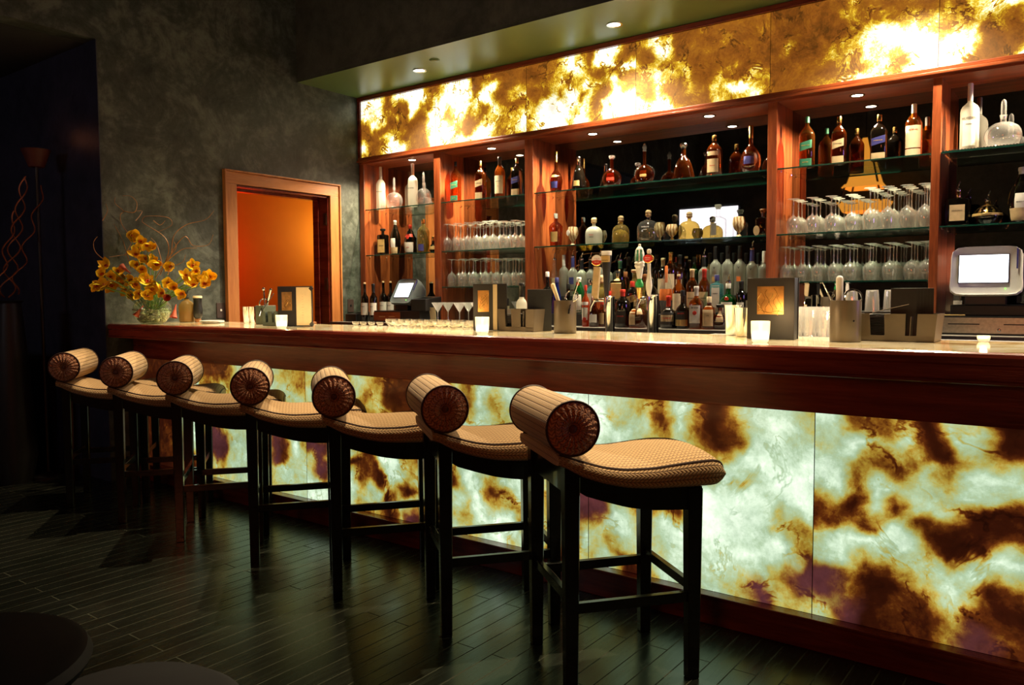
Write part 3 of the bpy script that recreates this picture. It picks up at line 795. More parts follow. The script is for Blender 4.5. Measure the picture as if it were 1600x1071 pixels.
    for sx in (-1, 1):
        x0, x1 = sx*LX_-.014, sx*LX_+.014
        pr = []
        yy = [-.235+.485*i/20 for i in range(21)]
        top = [(y, smooth_tab(ZB_, y)+.006) for y in yy]; bot = [(y, smooth_tab(tb, y)) for y in yy]
        a = [[bm.verts.new((x, y, z)) for x in (x0, x1)] for y, z in top]; c = [[bm.verts.new((x, y, z)) for x in (x0, x1)] for y, z in bot]
        for i in range(20):
            bm.faces.new((a[i][0], a[i+1][0], a[i+1][1], a[i][1])); bm.faces.new((c[i][0], c[i][1], c[i+1][1], c[i+1][0]))
            bm.faces.new((a[i][0], c[i][0], c[i+1][0], a[i+1][0])); bm.faces.new((a[i][1], a[i+1][1], c[i+1][1], c[i][1]))
        bm.faces.new((a[0][0], a[0][1], c[0][1], c[0][0])); bm.faces.new((a[-1][0], c[-1][0], c[-1][1], a[-1][1]))
    box(bm, -LX_, LX_, Y1-.012, Y1+.012, .585, .657); box(bm, -LX_, LX_, Y0-.012, Y0+.012, .66, .77)
    bmesh.ops.recalc_face_normals(bm, faces=bm.faces)
    obj('seat_rail', bm, ebony, t)
    for sx in (-1, 1):
        bm = B(); box(bm, sx*LX_-.011, sx*LX_+.011, Y0, Y1, .268, .302, .002); obj('stretcher', bm, ebony, t)
    for yy in (Y0, Y1):
        bm = B(); box(bm, -LX_, LX_, yy-.011, yy+.011, .30, .332, .002); obj('stretcher', bm, ebony, t)
    return t
SP = [(-1.380, 2.414, 0), (-2.005, 2.510, 0), (-2.640, 2.520, 0), (-3.270, 2.550, 0), (-3.935, 2.557, 0), (-4.535, 2.550, 0), (-5.140, 2.535, 0)]
SL = ['nearest bar stool with tan knitted seat, its whole near side in view', 'second nearest bar stool, bolster end just left of the nearest stool',
 'third nearest bar stool, white and amber onyx showing through its legs', 'middle bar stool of the row of seven, bolster end facing straight out',
 'bar stool third from the dark lounge end, pale green onyx between its legs', 'bar stool second from the dark lounge end, half hidden by the next bolster', 'farthest bar stool at the dark lounge end of the row']
st0 = make_stool(); st0['group'] = 'bar stools along the counter'
for i, (x, y, dr) in enumerate(SP):
    if i == 0: st0.location = (x, y, 0); st0.rotation_euler.z = -TH; st0['label'] = SL[0]
    else: dup(st0, (x, y, 0), -TH+RAD(dr), SL[i])

# ================================================================= BOTTLES
def prof_bottle(style, R, H, rn):
    """outer profile from base to lip"""
    if style == 'bordeaux': p = [(0, .004), (R*.9, 0), (R, .006), (R, H*.60), (R*.92, H*.655), (R*.62, H*.70), (rn*1.15, H*.745), (rn, H*.80), (rn, H*.97), (rn*1.1, H*.975), (rn*1.1, H)]
    elif style == 'vodka': p = [(0, .004), (R*.92, 0), (R, .006), (R, H*.58), (R*.95, H*.625), (R*.78, H*.665), (R*.48, H*.70), (rn*1.05, H*.725), (rn, H*.76), (rn, H*.98), (rn*.98, H)]
    elif style == 'whisky': p = [(0, .004), (R*.92, 0), (R, .006), (R, H*.62), (R*.96, H*.66), (R*.72, H*.735), (R*.44, H*.79), (rn, H*.83), (rn, H*.96), (rn, H)]
    elif style == 'flare': p = [(0, .004), (R*.78, 0), (R*.84, .006), (R, H*.56), (R*.98, H*.60), (R*.74, H*.68), (rn*1.3, H*.745), (rn, H*.79), (rn, H)]
    elif style == 'squat': p = [(0, .004), (R*.90, 0), (R, .008), (R*1.0, H*.36), (R*.98, H*.44), (R*.84, H*.53), (R*.55, H*.60), (rn*1.1, H*.645), (rn, H*.70), (rn, H)]
    elif style == 'patron': p = [(0, .004), (R*.93, 0), (R*.97, .008), (R, H*.36), (R*.97, H*.46), (R*.84, H*.56), (R*.60, H*.63), (rn*1.15, H*.67), (rn, H*.70), (rn, H*.80)]
    elif style == 'round': p = [(0, .004), (R*.55, 0), (R*.78, H*.05), (R*.97, H*.16), (R, H*.26), (R*.95, H*.36), (R*.76, H*.46), (R*.45, H*.54), (rn*1.05, H*.60), (rn, H*.66), (rn, H)]
    elif style == 'bell': p = [(0, .004), (R*.95, 0), (R, .010), (R*.93, H*.12), (R*.80, H*.30), (R*.66, H*.44), (R*.48, H*.56), (rn*1.15, H*.64), (rn, H*.68), (rn, H*.86)]
    elif style == 'globe': p = [(0, .004), (R*.62, 0), (R*.84, H*.045), (R*.98, H*.16), (R, H*.24), (R*.95, H*.33), (R*.80, H*.42), (R*.52, H*.485), (rn*1.05, H*.52), (rn, H*.56), (rn*1.15, H*.635), (rn*1.35, H*.66)]
    elif style == 'square': p = [(0, .004), (R*.93, 0), (R, .008), (R, H*.60), (R*.90, H*.645), (rn*1.4, H*.665), (rn, H*.69), (rn, H*.84)]
    elif style == 'dome': p = [(0, .004), (R*.70, 0), (R*.85, H*.06), (R, H*.26), (R*.98, H*.33), (R*.86, H*.44), (R*.55, H*.56), (rn*1.2, H*.64), (rn, H*.68), (rn, H*.76)]
    elif style == 'cog': p = [(0, .004), (R*.72, 0), (R*.80, H*.04), (R*1.0, H*.26), (R*.96, H*.36), (R*.72, H*.45), (R*.42, H*.51), (rn*1.05, H*.56), (rn, H*.62), (rn, H)]
    return p
def rad_at(p, z):
    for (r0, z0), (r1, z1) in zip(p[1:], p[2:]):
        if z <= z1: return r0+(r1-r0)*((z-z0)/(z1-z0) if z1 > z0 else 0)
    return p[-1][0]
def bottle(name, label, loc, R, H, glass, style='bordeaux', rn=.0135, cap=None, capm=None, lab=(), txt=(), rz=0., group=None, sy=1., sq=2., pour=False, cat='bottle', seal=None, n=20):
    t = thing(name, label, cat, loc, rz, group)
    p = prof_bottle(style, R, H, rn)
    bm = B()
    # squared bodies keep round necks: blend exponent by radius
    if sq != 2 or sy != 1:
        rings = []
        for r_, z in p:
            f = max(0, min(1, (r_-rn*1.3)/(R-rn*1.3))) if R > rn*1.4 else 0
            e = 2+(sq-2)*f; yy = 1+(sy-1)*f
            if r_ < 1e-6: rings.append([bm.verts.new((0, 0, z))]); continue
            ring = []
            for k in range(28):
                a = 2*pi*(k+.5)/28; q = (abs(cos(a))**e+abs(sin(a))**e)**(-1/e)
                ring.append(bm.verts.new((r_*q*cos(a), r_*yy*q*sin(a), z)))
            rings.append(ring)
        for a, b_ in zip(rings, rings[1:]):
            for k in range(28):
                k2 = (k+1) % 28
                if len(a) == 1: bm.faces.new((a[0], b_[k2], b_[k]))
                else: bm.faces.new((a[k], a[k2], b_[k2], b_[k]))
        bm.faces.new(rings[-1])
    else: lathe(bm, p, n)
    body = obj('glass_body', bm, glass, t, True)
    zl = p[-1][1]
    capm = capm or blk
    if cap:
        bm = B()
        if cap == 'screw': lathe(bm, [(rn*1.12, zl-.038), (rn*1.15, zl-.036), (rn*1.15, zl-.002), (rn*1.0, zl+.001), (0, zl+.0012)], 16)
        elif cap == 'foil': lathe(bm, [(rn*1.06, zl-.075), (rn*1.07, zl-.02), (rn*1.2, zl-.018), (rn*1.2, zl-.001), (rn*1.05, zl+.002), (0, zl+.003)], 16)
        elif cap == 'long': lathe(bm, [(rn*1.06, zl-H*.26), (rn*1.08, zl-.003), (rn*.9, zl+.002), (0, zl+.003)], 16)
        elif cap == 'ball': lathe(bm, [(rn*.8, zl-.01), (rn*1.55, zl), (rn*1.7, zl+H*.03), (rn*1.45, zl+H*.055), (rn*1.65, zl+H*.09), (rn*1.6, zl+H*.13), (rn*1.1, zl+H*.175), (0, zl+H*.195)], 16)
        elif cap == 'knob': lathe(bm, [(rn*1.2, zl-.002), (rn*1.2, zl+H*.03), (rn*1.55, zl+H*.05), (rn*1.75, zl+H*.09), (rn*1.5, zl+H*.13), (0, zl+H*.145)], 16)
        elif cap == 'block': lathe(bm, [(rn*1.2, zl-.002), (rn*1.2, zl+.006), (rn*1.5, zl+.008), (rn*1.6, zl+H*.12), (rn*1.35, zl+H*.135), (0, zl+H*.135)], 16, sq=4)
        elif cap == 'cork': lathe(bm, [(rn*.85, zl-.002), (rn*.9, zl+.012), (rn*.8, zl+.014), (0, zl+.0145)], 12)
        elif cap == 'drop': lathe(bm, [(rn*.9, zl-.02), (rn*.95, zl), (rn*.95, zl+H*.20), (rn*.85, zl+H*.28), (rn*.5, zl+H*.32), (0, zl+H*.333)], 16)
        elif cap == 'crown': 
            lathe(bm, [(rn*1.2, zl-.002), (rn*1.35, zl+.004), (rn*.8, zl+H*.05), (rn*1.3, zl+H*.09), (rn*1.5, zl+H*.13), (rn*.7, zl+H*.19), (rn*.85, zl+H*.21), (0, zl+H*.25)], 12)
        elif cap == 'flatcap': lathe(bm, [(rn*1.5, zl-.02), (rn*1.9, zl-.012), (rn*1.9, zl-.002), (rn*1.6, zl+.002), (0, zl+.002)], 16)
        obj('stopper' if cap in ('ball', 'knob', 'block', 'cork', 'drop', 'crown') else 'cap', bm, capm, t, True)
    if pour:
        bm = B(); lathe(bm, [(rn*1.15, zl-.004), (rn*1.25, zl), (rn*1.1, zl+.010), (rn*.6, zl+.014)], 12)
        tube(bm, [(0, 0, zl+.01), (0, 0, zl+.025), (.004, -.003, zl+.040), (.012, -.009, zl+.055)], [.006, .005, .004, .0035], 8)
        obj('pourer', bm, steel, t, True)
    for q in lab:
        z0, z1, ang, m = q[:4]; a0 = q[4] if len(q) > 4 else 0; sl = q[5] if len(q) > 5 else 0
        bm = B(); nn = 5
        sheet(bm, [H*(z0+(z1-z0)*k/nn) for k in range(nn+1)], RAD(a0-ang), RAD(a0+ang), lambda z: rad_at(p, z), 12, .0010, 1, sy, sq, sl)
        obj('label', bm, m, t, True)
    for q in txt:
        s, size, z, m = q[:4]; a0 = q[4] if len(q) > 4 else 0; sl = q[5] if len(q) > 5 else 0
        rr = rad_at(p, H*z)
        if sq > 2:
            M = Matrix.Translation((0, -rr*sy-.0022, H*z)) @ Matrix.Rotation(pi/2, 4, 'X')
            letter_flat('lettering', s, size, M, m, t, .0003)
        else: letter_wrap('lettering', s, size, rr, H*z, m, t, RAD(a0), sl, 1, sy, .0024, 1, .0003)
    if seal:
        z, m = seal; rr = rad_at(p, H*z)
        bm = B(); lathe(bm, [(.014, 0), (.013, .003), (0, .004)], 16, M=Matrix.Translation((0, -rr*sy-.0005, H*z)) @ Matrix.Rotation(pi/2, 4, 'X')); obj('wax_seal', bm, m, t, True)
    return t
def bz(u, vt, Y, z, v=None):
    """centre X and height of something whose axis shows at pixel column u, top at vt, standing at height z on plane Y"""
    p = at(u, v if v else (vt+30), Y); return p.x, at(u, vt, Y).z-z
def put(u, vt, Y, z, wpx, name, label, glass, style='bordeaux', **k):
    X, H = bz(u, vt, Y, z); R = wpx/2/pxm(X, Y)
    if 'face' in k: rz = RAD(k.pop('face'))
    else: rz = math.atan2(-X, Y)*.35   # labels turned a little towards the room
    if style in ('patron',): H = H/.995
    tot = {'ball': .8+.195, 'knob': .8+.145, 'block': .8+.135}
    cap = k.get('cap')
    end = prof_bottle(style, R, 1.0, .01)[-1][1]
    add = {'ball': .195, 'knob': .145, 'block': .135, 'drop': .333, 'crown': .25}.get(cap, 0)
    if k.get('pour'): H -= .05
    H = H/(end+add)
    rn = k.pop('rn', .0135)
    return bottle(name, label, (X, Y, z), R, H, glass, style, rn=rn, rz=rz, **k)

Z2, Z1, ZCN = 2.1105, 1.6905, 1.0805
YF = 5.235
g1 = 'bottles on the top glass shelves'
g2 = 'bottles on the second glass shelves'
# ---- left end bay
put(595, 261, 5.25, Z2, 14, 'vodka_bottle', 'frosted white vodka bottle with slim neck at the left end of the top shelf', G_frost, 'vodka', cap='long', capm=whitep, txt=[('BELVEDERE', .012, .42, ink)], group=g1)
put(616, 277, 5.235, Z2, 26, 'glass_decanter', 'clear globe decanter beside the leftmost frosted vodka bottle', G_clear, 'globe', cap='drop', capm=G_clear, group=g1, cat='decanter', rn=.011)
put(645, 256, 5.22, Z2, 15, 'vodka_bottle', 'frosted vodka bottle glowing white right under the left bay halogen', G_frost, 'vodka', cap='long', capm=whitep, txt=[('BELVEDERE', .012, .42, ink)], group=g1)
put(662, 269, 5.235, Z2, 24, 'glass_decanter', 'clear globe decanter right of the glowing frosted vodka bottle', G_clear, 'globe', cap='drop', capm=G_clear, group=g1, cat='decanter', rn=.011)
put(598.5, 358, 5.25, Z1, 17, 'liqueur_bottle', 'square dark almond liqueur bottle with flat black cap and gold label', G_dark, 'square', cap='flatcap', sq=5, sy=.75, lab=[(.08, .50, 36, gold_l)], txt=[('DISARONNO', .008, .30, ink)], group=g2)
put(617.5, 345, 5.25, Z1, 17, 'liqueur_bottle', 'dark round-shouldered herbal liqueur bottle with white foil and round label', G_dark, 'dome', cap='foil', capm=whitep, lab=[(.02, .16, 55, tanl), (.16, .36, 28, white)], group=g2)
put(641, 352, 5.25, Z1, 19, 'liqueur_bottle', 'orange liqueur bottle with red cap, red ribbon and white label', G_dark, 'dome', cap='foil', capm=redm, lab=[(.04, .30, 60, white), (.44, .52, 60, redm)], txt=[('Marnier', .009, .17, inkr)], seal=(.42, redm), group=g2)
put(661.5, 343, 5.25, Z1, 19, 'liqueur_bottle', 'clear gold bell-shaped bottle with a gold cap in the left end bay', G_gold, 'whisky', cap='screw', capm=gold, lab=[(.06, .26, 30, navy)], group=g2)
put(677, 370, 5.26, Z1, 12, 'liqueur_bottle', 'small round black and gold bottle half hidden by the second post', G_dark, 'round', cap='screw', capm=gold, lab=[(.2, .4, 50, gold_l)], group=g2)
# ---- second bay, top shelf
put(712, 253, 5.235, Z2, 15, 'whisky_bottle', 'square amber whisky bottle with green slanted label in the second bay', G_amber, 'whisky', sq=4, sy=1, cap='screw', capm=blk, lab=[(.34, .50, 42, green_l, 0, .012), (.04, .16, 42, green_l)], txt=[('JOHNNIE WALKER', .0055, .42, inkg), ('GREEN LABEL', .0055, .10, inkg)], group=g1, rn=.011)
put(750.5, 252, 5.22, Z2, 15, 'whisky_bottle', 'square whisky bottle with gold slanted label in the second bay', G_cognac, 'whisky', sq=4, cap='screw', capm=gold, lab=[(.34, .50, 42, tanl, 0, .012), (.02, .18, 42, tanl)], txt=[('JOHNNIE WALKER', .0055, .42, ink)], group=g1, rn=.011)
put(781, 246, 5.22, Z2, 16, 'whisky_bottle', 'single malt bottle with black cap and cream label in the second bay', G_amber, 'whisky', cap='foil', capm=blk, lab=[(.10, .54, 60, cream)], txt=[('MACALLAN', .008, .40, ink), ('12', .010, .28, inkr)], group=g1)
put(808, 248, 5.22, Z2, 17, 'whisky_bottle', 'square whisky bottle with blue slanted label beside the third post', G_dark, 'whisky', sq=4, cap='screw', capm=gold, lab=[(.34, .50, 42, navy, 0, .012), (.02, .18, 42, tanl)], txt=[('JOHNNIE WALKER', .0055, .42, inkg)], group=g1, rn=.011)
# ---- central bay, cognacs
put(868.5, 237, YF, Z2, 21, 'cognac_bottle', 'dark bulb-bottomed cognac bottle with long gold capsule at the left of the cognac shelf', G_cognac, 'cog', cap='long', capm=gold, lab=[(.36, .42, 25, gold_l), (.10, .26, 34, navy)], group=g1)
put(904.5, 246, YF, Z2, 25, 'cognac_bottle', 'teardrop cognac bottle with silver neck and small oval gold label', G_dark, 'bell', cap='foil', capm=steel, lab=[(.10, .24, 24, gold_l)], group=g1)
put(956, 244, YF, Z2, 31, 'cognac_bottle', 'round dimpled cognac bottle with a red medallion and glass collar stopper', G_cognac, 'round', cap='flatcap', capm=G_clear, sy=.55, lab=[(.16, .44, 24, redlab)], group=g1, rn=.012)
put(1007, 224, YF, Z2, 31, 'cognac_decanter', 'crystal cognac decanter with spiked sides and fleur stopper', G_cognac, 'round', cap='crown', capm=G_clear, sy=.5, lab=[(.18, .40, 20, gold_l)], group=g1, cat='decanter', rn=.011)
t_ = [o for o in COL.objects if o.get('label', '').startswith('crystal cognac decanter')][0]
bm = B()
R_ = 31/2/pxm(t_.location.x, YF)
for sg in (-1, 1):
    for k in range(9):
        a = RAD(-50+k*15); bmesh.ops.create_icosphere(bm, subdivisions=1, radius=.0045, matrix=Matrix.Translation((sg*(R_+.003)*cos(a), 0, .075+.062*sin(a))))
obj('side_beading', bm, G_clear, t_, True)
put(1068, 224, YF, Z2, 36, 'cognac_bottle', 'wide bell-shaped cognac decanter bottle with silver capped neck', G_cognac, 'bell', cap='knob', capm=steel, sy=.7, group=g1, rn=.016)
put(1116, 212, YF, Z2, 24, 'cognac_bottle', 'tall clear-shouldered cognac bottle with cream square label and gold screw cap', G_cognac, 'whisky', cap='screw', capm=gold, lab=[(.10, .42, 45, tanl), (.50, .60, 40, tanl)], txt=[('Hennessy', .010, .26, inkr)], group=g1)
put(1173.5, 197, YF, Z2, 31, 'cognac_bottle', 'large round cognac bottle with long gold neck capsule beside the fourth post', G_cognac, 'round', cap='long', capm=gold, lab=[(.18, .34, 30, navy)], group=g1, rn=.014)
# ---- central bay, second shelf
put(868.5, 334, YF, Z1, 22, 'tequila_bottle', 'amber fluted decanter bottle at the left of the tequila shelf', G_amber, 'flare', cap='screw', capm=whitep, lab=[(.14, .44, 35, gold_l)], group=g2)
put(928, 340, YF, Z1, 25, 'tequila_bottle', 'smoky clear tequila bottle with red script and round cork', G_frost, 'patron', cap='ball', capm=cork, sq=3, txt=[('Patron', .013, .34, inkr), ('PREMIUM', .008, .26, ink)], group=g2)
put(970, 337, YF, Z1, 25, 'tequila_bottle', 'squat gold tequila bottle with round cork left of the big clear one', G_gold, 'patron', cap='ball', capm=cork, sq=3, group=g2)
put(1013, 328, 5.22, Z1, 33, 'tequila_bottle', 'largest clear tequila bottle with round cork in the centre of the shelf', G_clear, 'patron', cap='ball', capm=cork, sq=3, txt=[('PATRON', .014, .44, inkw), ('SILVER', .009, .36, inkw)], group=g2)
put(1077, 331, YF, Z1, 31, 'tequila_bottle', 'gold tequila bottle with round cork in front of the bright mirror patch', G_gold, 'patron', cap='ball', capm=cork, sq=3, group=g2)
put(1122, 320, YF, Z1, 25, 'tequila_bottle', 'clear engraved tequila bottle with square glass stopper', G_clear, 'bordeaux', cap='block', capm=G_frost, sy=.8, lab=[(.10, .50, 24, grey, -25)], group=g2)
put(1192, 326, 5.25, Z1, 22, 'tequila_bottle', 'brown tequila bottle with walnut knob beside the fourth post', G_cognac, 'square', cap='knob', capm=walnut, sq=4, group=g2)
bm = B(); X_ = at(1182, 355, 5.17).x
lathe(bm, [(0, 0), (.021, 0), (.021, .003), (0, .003)], 20, sy=1.55, M=Matrix.Translation((X_, 5.17, Z1+.034)) @ Matrix.Rotation(pi/2, 4, 'X')); tag(obj('oval_tag', bm, tanl, None), 'oval tan paper tag leaning by the walnut-knobbed tequila bottle', 'tag')
cup_m, nt, b = nmat('striped_cup_ceramic')
tc = N(nt, 'ShaderNodeTexCoord'); wv = N(nt, 'ShaderNodeTexWave', i_Scale=14.0, i_Distortion=5.0); L(nt, tc.outputs['Object'], wv.inputs[0]); r = ramp(nt, [(.25, (.45, .25, .08)), (.45, (.85, .72, .45))]); L(nt, wv.outputs[0], r.inputs[0]); L(nt, r.outputs[0], b.inputs['Base Color']); b.inputs['Roughness'].default_value = .3
for u, vt, Y, wp, lb_, vb in ((895, 355, 5.22, 17, 'small striped goblet beside the amber fluted decanter', 0), (1031, 348, 5.30, 18, 'striped goblet half behind the largest clear tequila bottle', 0), (1050, 351, 5.22, 18, 'striped goblet between the clear and gold tequila bottles', 0), (1154.5, 339, 5.20, 20, 'striped goblet right of the engraved clear tequila bottle', 0)):
    X, H = bz(u, vt, Y, Z1); R = wp/2/pxm(X, Y)
    t = thing('striped_goblet', lb_, 'goblet', (X, Y, Z1), 0, 'striped goblets on the tequila shelf')
    bm = B(); lathe(bm, [(0, 0), (R*.5, 0), (R*.45, .004), (R*.16, H*.14), (R*.2, H*.22), (R*.7, H*.38), (R*1.0, H*.62), (R*.98, H*.8), (R*.80, H), (R*.74, H*.98), (R*.9, H*.7), (R*.6, H*.42), (0, H*.36)], 20, cap=False); obj('cup', bm, cup_m, t, True)
    if u == 895:
        bm = B(); lathe(bm, [(R*.55, 0), (R*.55, .006), (R*.35, .008), (0, .006)], 16, M=Matrix.Translation((-R*.45, -R*.75, H*.68)) @ Matrix.Rotation(pi/2, 4, 'X') @ Matrix.Rotation(-.5, 4, 'Y')); obj('medallion', bm, whitep, t, True)
# ---- fourth bay
put(1261, 183, 5.22, Z2, 22, 'whisky_bottle', 'square amber whisky bottle with green slanted label beside the fourth post', G_amber, 'whisky', sq=4, cap='screw', capm=green_l, lab=[(.34, .50, 42, green_l, 0, .012), (.02, .16, 42, green_l)], txt=[('JOHNNIE WALKER', .006, .42, inkg), ('GREEN LABEL', .006, .09, inkg)], group=g1, rn=.012)
put(1311, 183, 5.22, Z2, 21, 'whisky_bottle', 'square dark whisky bottle with gold slanted label in the fourth bay', G_cognac, 'whisky', sq=4, cap='screw', capm=gold, lab=[(.34, .50, 42, tanl, 0, .012), (.02, .16, 42, tanl)], txt=[('JOHNNIE WALKER', .006, .42, ink)], group=g1, rn=.012)
put(1374, 180, 5.22, Z2, 24, 'whisky_bottle', 'square dark whisky bottle with blue slanted label in the fourth bay', G_dark, 'whisky', sq=4, cap='screw', capm=gold, lab=[(.34, .50, 42, navy, 0, .012), (.02, .15, 42, tanl)], txt=[('JOHNNIE WALKER', .006, .42, inkg)], group=g1, rn=.013)
put(1428, 163, 5.22, Z2, 24, 'whisky_bottle', 'single malt bottle with bright cream label beside the fifth post', G_amber, 'whisky', cap='long', capm=whitep, lab=[(.16, .58, 60, cream), (.02, .14, 60, cream)], txt=[('MACALLAN', .010, .50, inkr)], group=g1)
# ---- right end bay
put(1516, 131, 5.235, 2.1165, 26, 'vodka_bottle', 'large frosted vodka bottle at the right end of the top shelf', G_frost, 'vodka', cap='long', capm=whitep, txt=[('BELVEDERE', .016, .47, ink), ('VODKA', .009, .38, ink)], lab=[(.06, .44, 40, white)], group=g1)
put(1568, 155, 5.22, 2.1165, 51, 'glass_decanter', 'large clear globe decanter right of the big frosted vodka bottle', G_clear, 'globe', cap='drop', capm=G_clear, group=g1, cat='decanter', rn=.0145)
put(1497, 285, 5.235, Z1, 36, 'liqueur_bottle', 'square dark liqueur bottle with cream label beside the fifth post', G_dark, 'square', sq=5, sy=.7, lab=[(.12, .50, 30, tanl)], txt=[('DISARONNO', .009, .36, ink)], pour=True, group=g2, cap='screw', capm=gold)
put(1543, 300, 5.235, Z1, 42, 'liqueur_bottle', 'gold-domed raspberry liqueur bottle with gold band in the right end bay', G_dark, 'dome', cap='screw', capm=gold, pour=True, lab=[(.36, .72, 178, gold), (.27, .35, 80, gold_l)], txt=[('CHAMBORD', .009, .31, ink)], group=g2)
put(1598, 262, 5.22, Z1, 38, 'liqueur_bottle', 'dark herbal liqueur bottle with white capsule cut by the photo edge', G_dark, 'dome', cap='foil', capm=whitep, lab=[(.03, .20, 60, tanl), (.20, .40, 30, white)], txt=[('BENEDICTINE', .008, .28, ink)], group=g2, rn=.020)

# ================================================================= WINE GLASSES (foot up)
def wine_glass(R=.041, H=.225, bowl=.105, foot=.036):
    t = thing('wine_glass', '', 'wine glass')
    bm = B(); lathe(bm, [(R*.80, 0), (R*.90, bowl*.25), (R, bowl*.55), (R*.93, bowl*.75), (R*.62, bowl*.95), (R*.22, bowl*1.06), (.0045, bowl*1.14)], 18, cap=False); obj('bowl', bm, G_wine, t, True)
    bm = B(); lathe(bm, [(.0045, bowl*1.14), (.0036, bowl*1.3), (.0036, H*.93), (.006, H-.008)], 10, cap=False); obj('stem', bm, G_wine, t, True)
    bm = B(); lathe(bm, [(.006, H-.008), (foot*.6, H-.0035), (foot, H-.0015), (foot, H), (0, H)], 20, cap=False); obj('foot', bm, G_wine, t, True)
    return t
wg = [wine_glass(.0405, .235, .115, .036), wine_glass(.044, .225, .108, .037), wine_glass(.036, .225, .105, .034)]
used = [False]*3
def place_wg(kind, x, y, z, label, group, sc=1):
    s = wg[kind]
    if not used[kind]:
        used[kind] = True; s.location = (x, y, z); s['label'] = label; s['group'] = group; s.scale = (1, 1, sc); return s
    return dup(s, (x, y, z), random.uniform(0, 6), label, group, (1, 1, sc))
ORD = ['first', 'second', 'third', 'fourth', 'fifth', 'sixth', 'seventh', 'eighth', 'ninth']
ROWN = ['front', 'middle', 'back']
for v0, z, us, kinds, where, tallfrom in (
 (340, Z1, [699, 714.5, 730, 745, 759.5, 771, 787, 804.5], [0]*6+[1]*2, 'second shelf of the second bay', 99),
 (410, 1.3855, [706, 723, 740, 757.5, 775, 791, 806], [0]*4+[2]*3, 'lowest shelf of the second bay', 99),
 (320, Z1, [1240.5, 1270, 1299, 1330, 1360, 1387, 1416, 1444], [1]*8, 'second shelf of the fourth bay', 4),
 (410, 1.3855, [1227, 1251, 1276, 1302, 1328, 1359, 1391, 1424, 1446], [2]*4+[1]*5, 'lowest shelf of the fourth bay', 99)):
    for i, u in enumerate(us):
        X = at(u, v0, 5.195).x
        for r_ in range(3):
            adj = 'tall ' if i >= tallfrom else 'narrow ' if kinds[i] == 2 else ''
            place_wg(kinds[i], X+random.uniform(-.003, .003), 5.195+r_*.089+random.uniform(-.002, .002), z,
                     '%supturned wine glass, %s row, %s from left, %s' % (adj, ROWN[r_], ORD[i], where), 'upturned wine glasses on the '+where, 1.14 if i >= tallfrom else 1)

# martini glasses on the worktop of the second bay
def martini():
    t = thing('martini_glass', 'upright martini glass on the worktop behind the low glasses, second bay', 'martini glass', (0, 0, 0), 0, 'martini glasses on the back worktop')
    bm = B(); lathe(bm, [(.052, .172), (.0045, .095)], 22, cap=False); obj('bowl', bm, G_wine, t, True)
    bm = B(); lathe(bm, [(.0045, .095), (.0038, .02), (.006, .006)], 10, cap=False); obj('stem', bm, G_wine, t, True)
    bm = B(); lathe(bm, [(.006, .006), (.034, .002), (.035, 0), (0, 0)], 20, cap=False); obj('foot', bm, G_wine, t, True)
    return t
mg = martini(); first = True; nm_ = 0
for (u, Y) in ((684, 4.83), (718, 4.83), (745, 4.83), (700, 4.96), (732, 4.96), (703+52, 4.96), (765, 4.84)):
    X = at(u, 480, Y).x
    nm_ += 1; lb_ = 'upright martini glass, %s %s, on the worktop of the second bay' % (['leftmost', 'middle', 'right', 'left', 'middle', 'right', 'farthest right'][nm_-1], 'in front' if Y < 4.9 else 'in the second row')
    if first: mg.location = (X, Y, ZCN); mg['label'] = lb_; first = False
    else: dup(mg, (X, Y, ZCN), label=lb_)
# row of low bowls on the inner edge of the counter
def coupe():
    t = thing('glass_coupe', 'low clear glass bowl in the rows along the inner edge of the stone top', 'glass bowl', (0, 0, 0), 0, 'low glass bowls on the inner counter edge')
    bm = B(); lathe(bm, [(0, 0), (.020, 0), (.024, .006), (.040, .026), (.043, .046), (.041, .046), (.036, .024), (0, .008)], 18, cap=False); obj('bowl', bm, G_bowl, t, True)
    return t
cp = coupe(); first = True
for r_, (Y, us, sc) in enumerate(((3.395, [613, 633, 653, 674, 695, 717, 740], 1.0), (3.31, [622, 643, 664, 686, 708, 730], .9), (3.40, [556, 568, 581, 594], .55))):
    for i, u in enumerate(us):
        X = at(u, 505, Y).x
        lb_ = 'low clear glass bowl, %s from left, %s row on the inner counter edge' % (ORD[i], ['back', 'front', 'small doorway-end'][r_])
        if first: cp.location = (X, Y, ZC+.0005); cp['label'] = lb_; first = False
        else: dup(cp, (X, Y, ZC+.0005), scale=(sc, sc, sc), label=lb_)
# cut-glass highballs near the right end
def highball(R, H, up=True, name='highball_glass'):
    t = thing(name, '', 'glass')
    bm = B(); n = 24; prof = [(0, .010), (R*.82, .0), (R*.84, .006), (R*.9, H*.3), (R*.95, H*.6), (R, H)]
    rings = []
    for r_, z in prof:
        if r_ == 0: rings.append([bm.verts.new((0, 0, z))]); continue
        rings.append([bm.verts.new((r_*(1-.05*(k % 2))*cos(2*pi*k/n), r_*(1-.05*(k % 2))*sin(2*pi*k/n), z)) for k in range(n)])
    for a, b_ in zip(rings, rings[1:]):
        for k in range(n):
            k2 = (k+1) % n
            bm.faces.new((a[0], b_[k2], b_[k]) if len(a) == 1 else (a[k], a[k2], b_[k2], b_[k]))
    obj('tumbler', bm, G_wine, t)
    return t
hb = highball(.033, .135); hb['group'] = 'cut highball glasses behind the big menu'; hb['label'] = 'cut highball glass in the rows between the big menu and the bronze cylinder'
first = True
for r_, Y in enumerate((3.52, 3.60, 3.68)):
    for i, u in enumerate((1244, 1266, 1288)):
        X = at(u, 500, Y).x; lb_ = 'cut highball glass, %s row, %s, between the big menu and right canister' % (ROWN[r_], ['left', 'centre', 'right'][i])
        if first: hb.location = (X, Y, ZC-.01); hb['label'] = lb_; first = False
        else: dup(hb, (X, Y, ZC-.01), label=lb_)
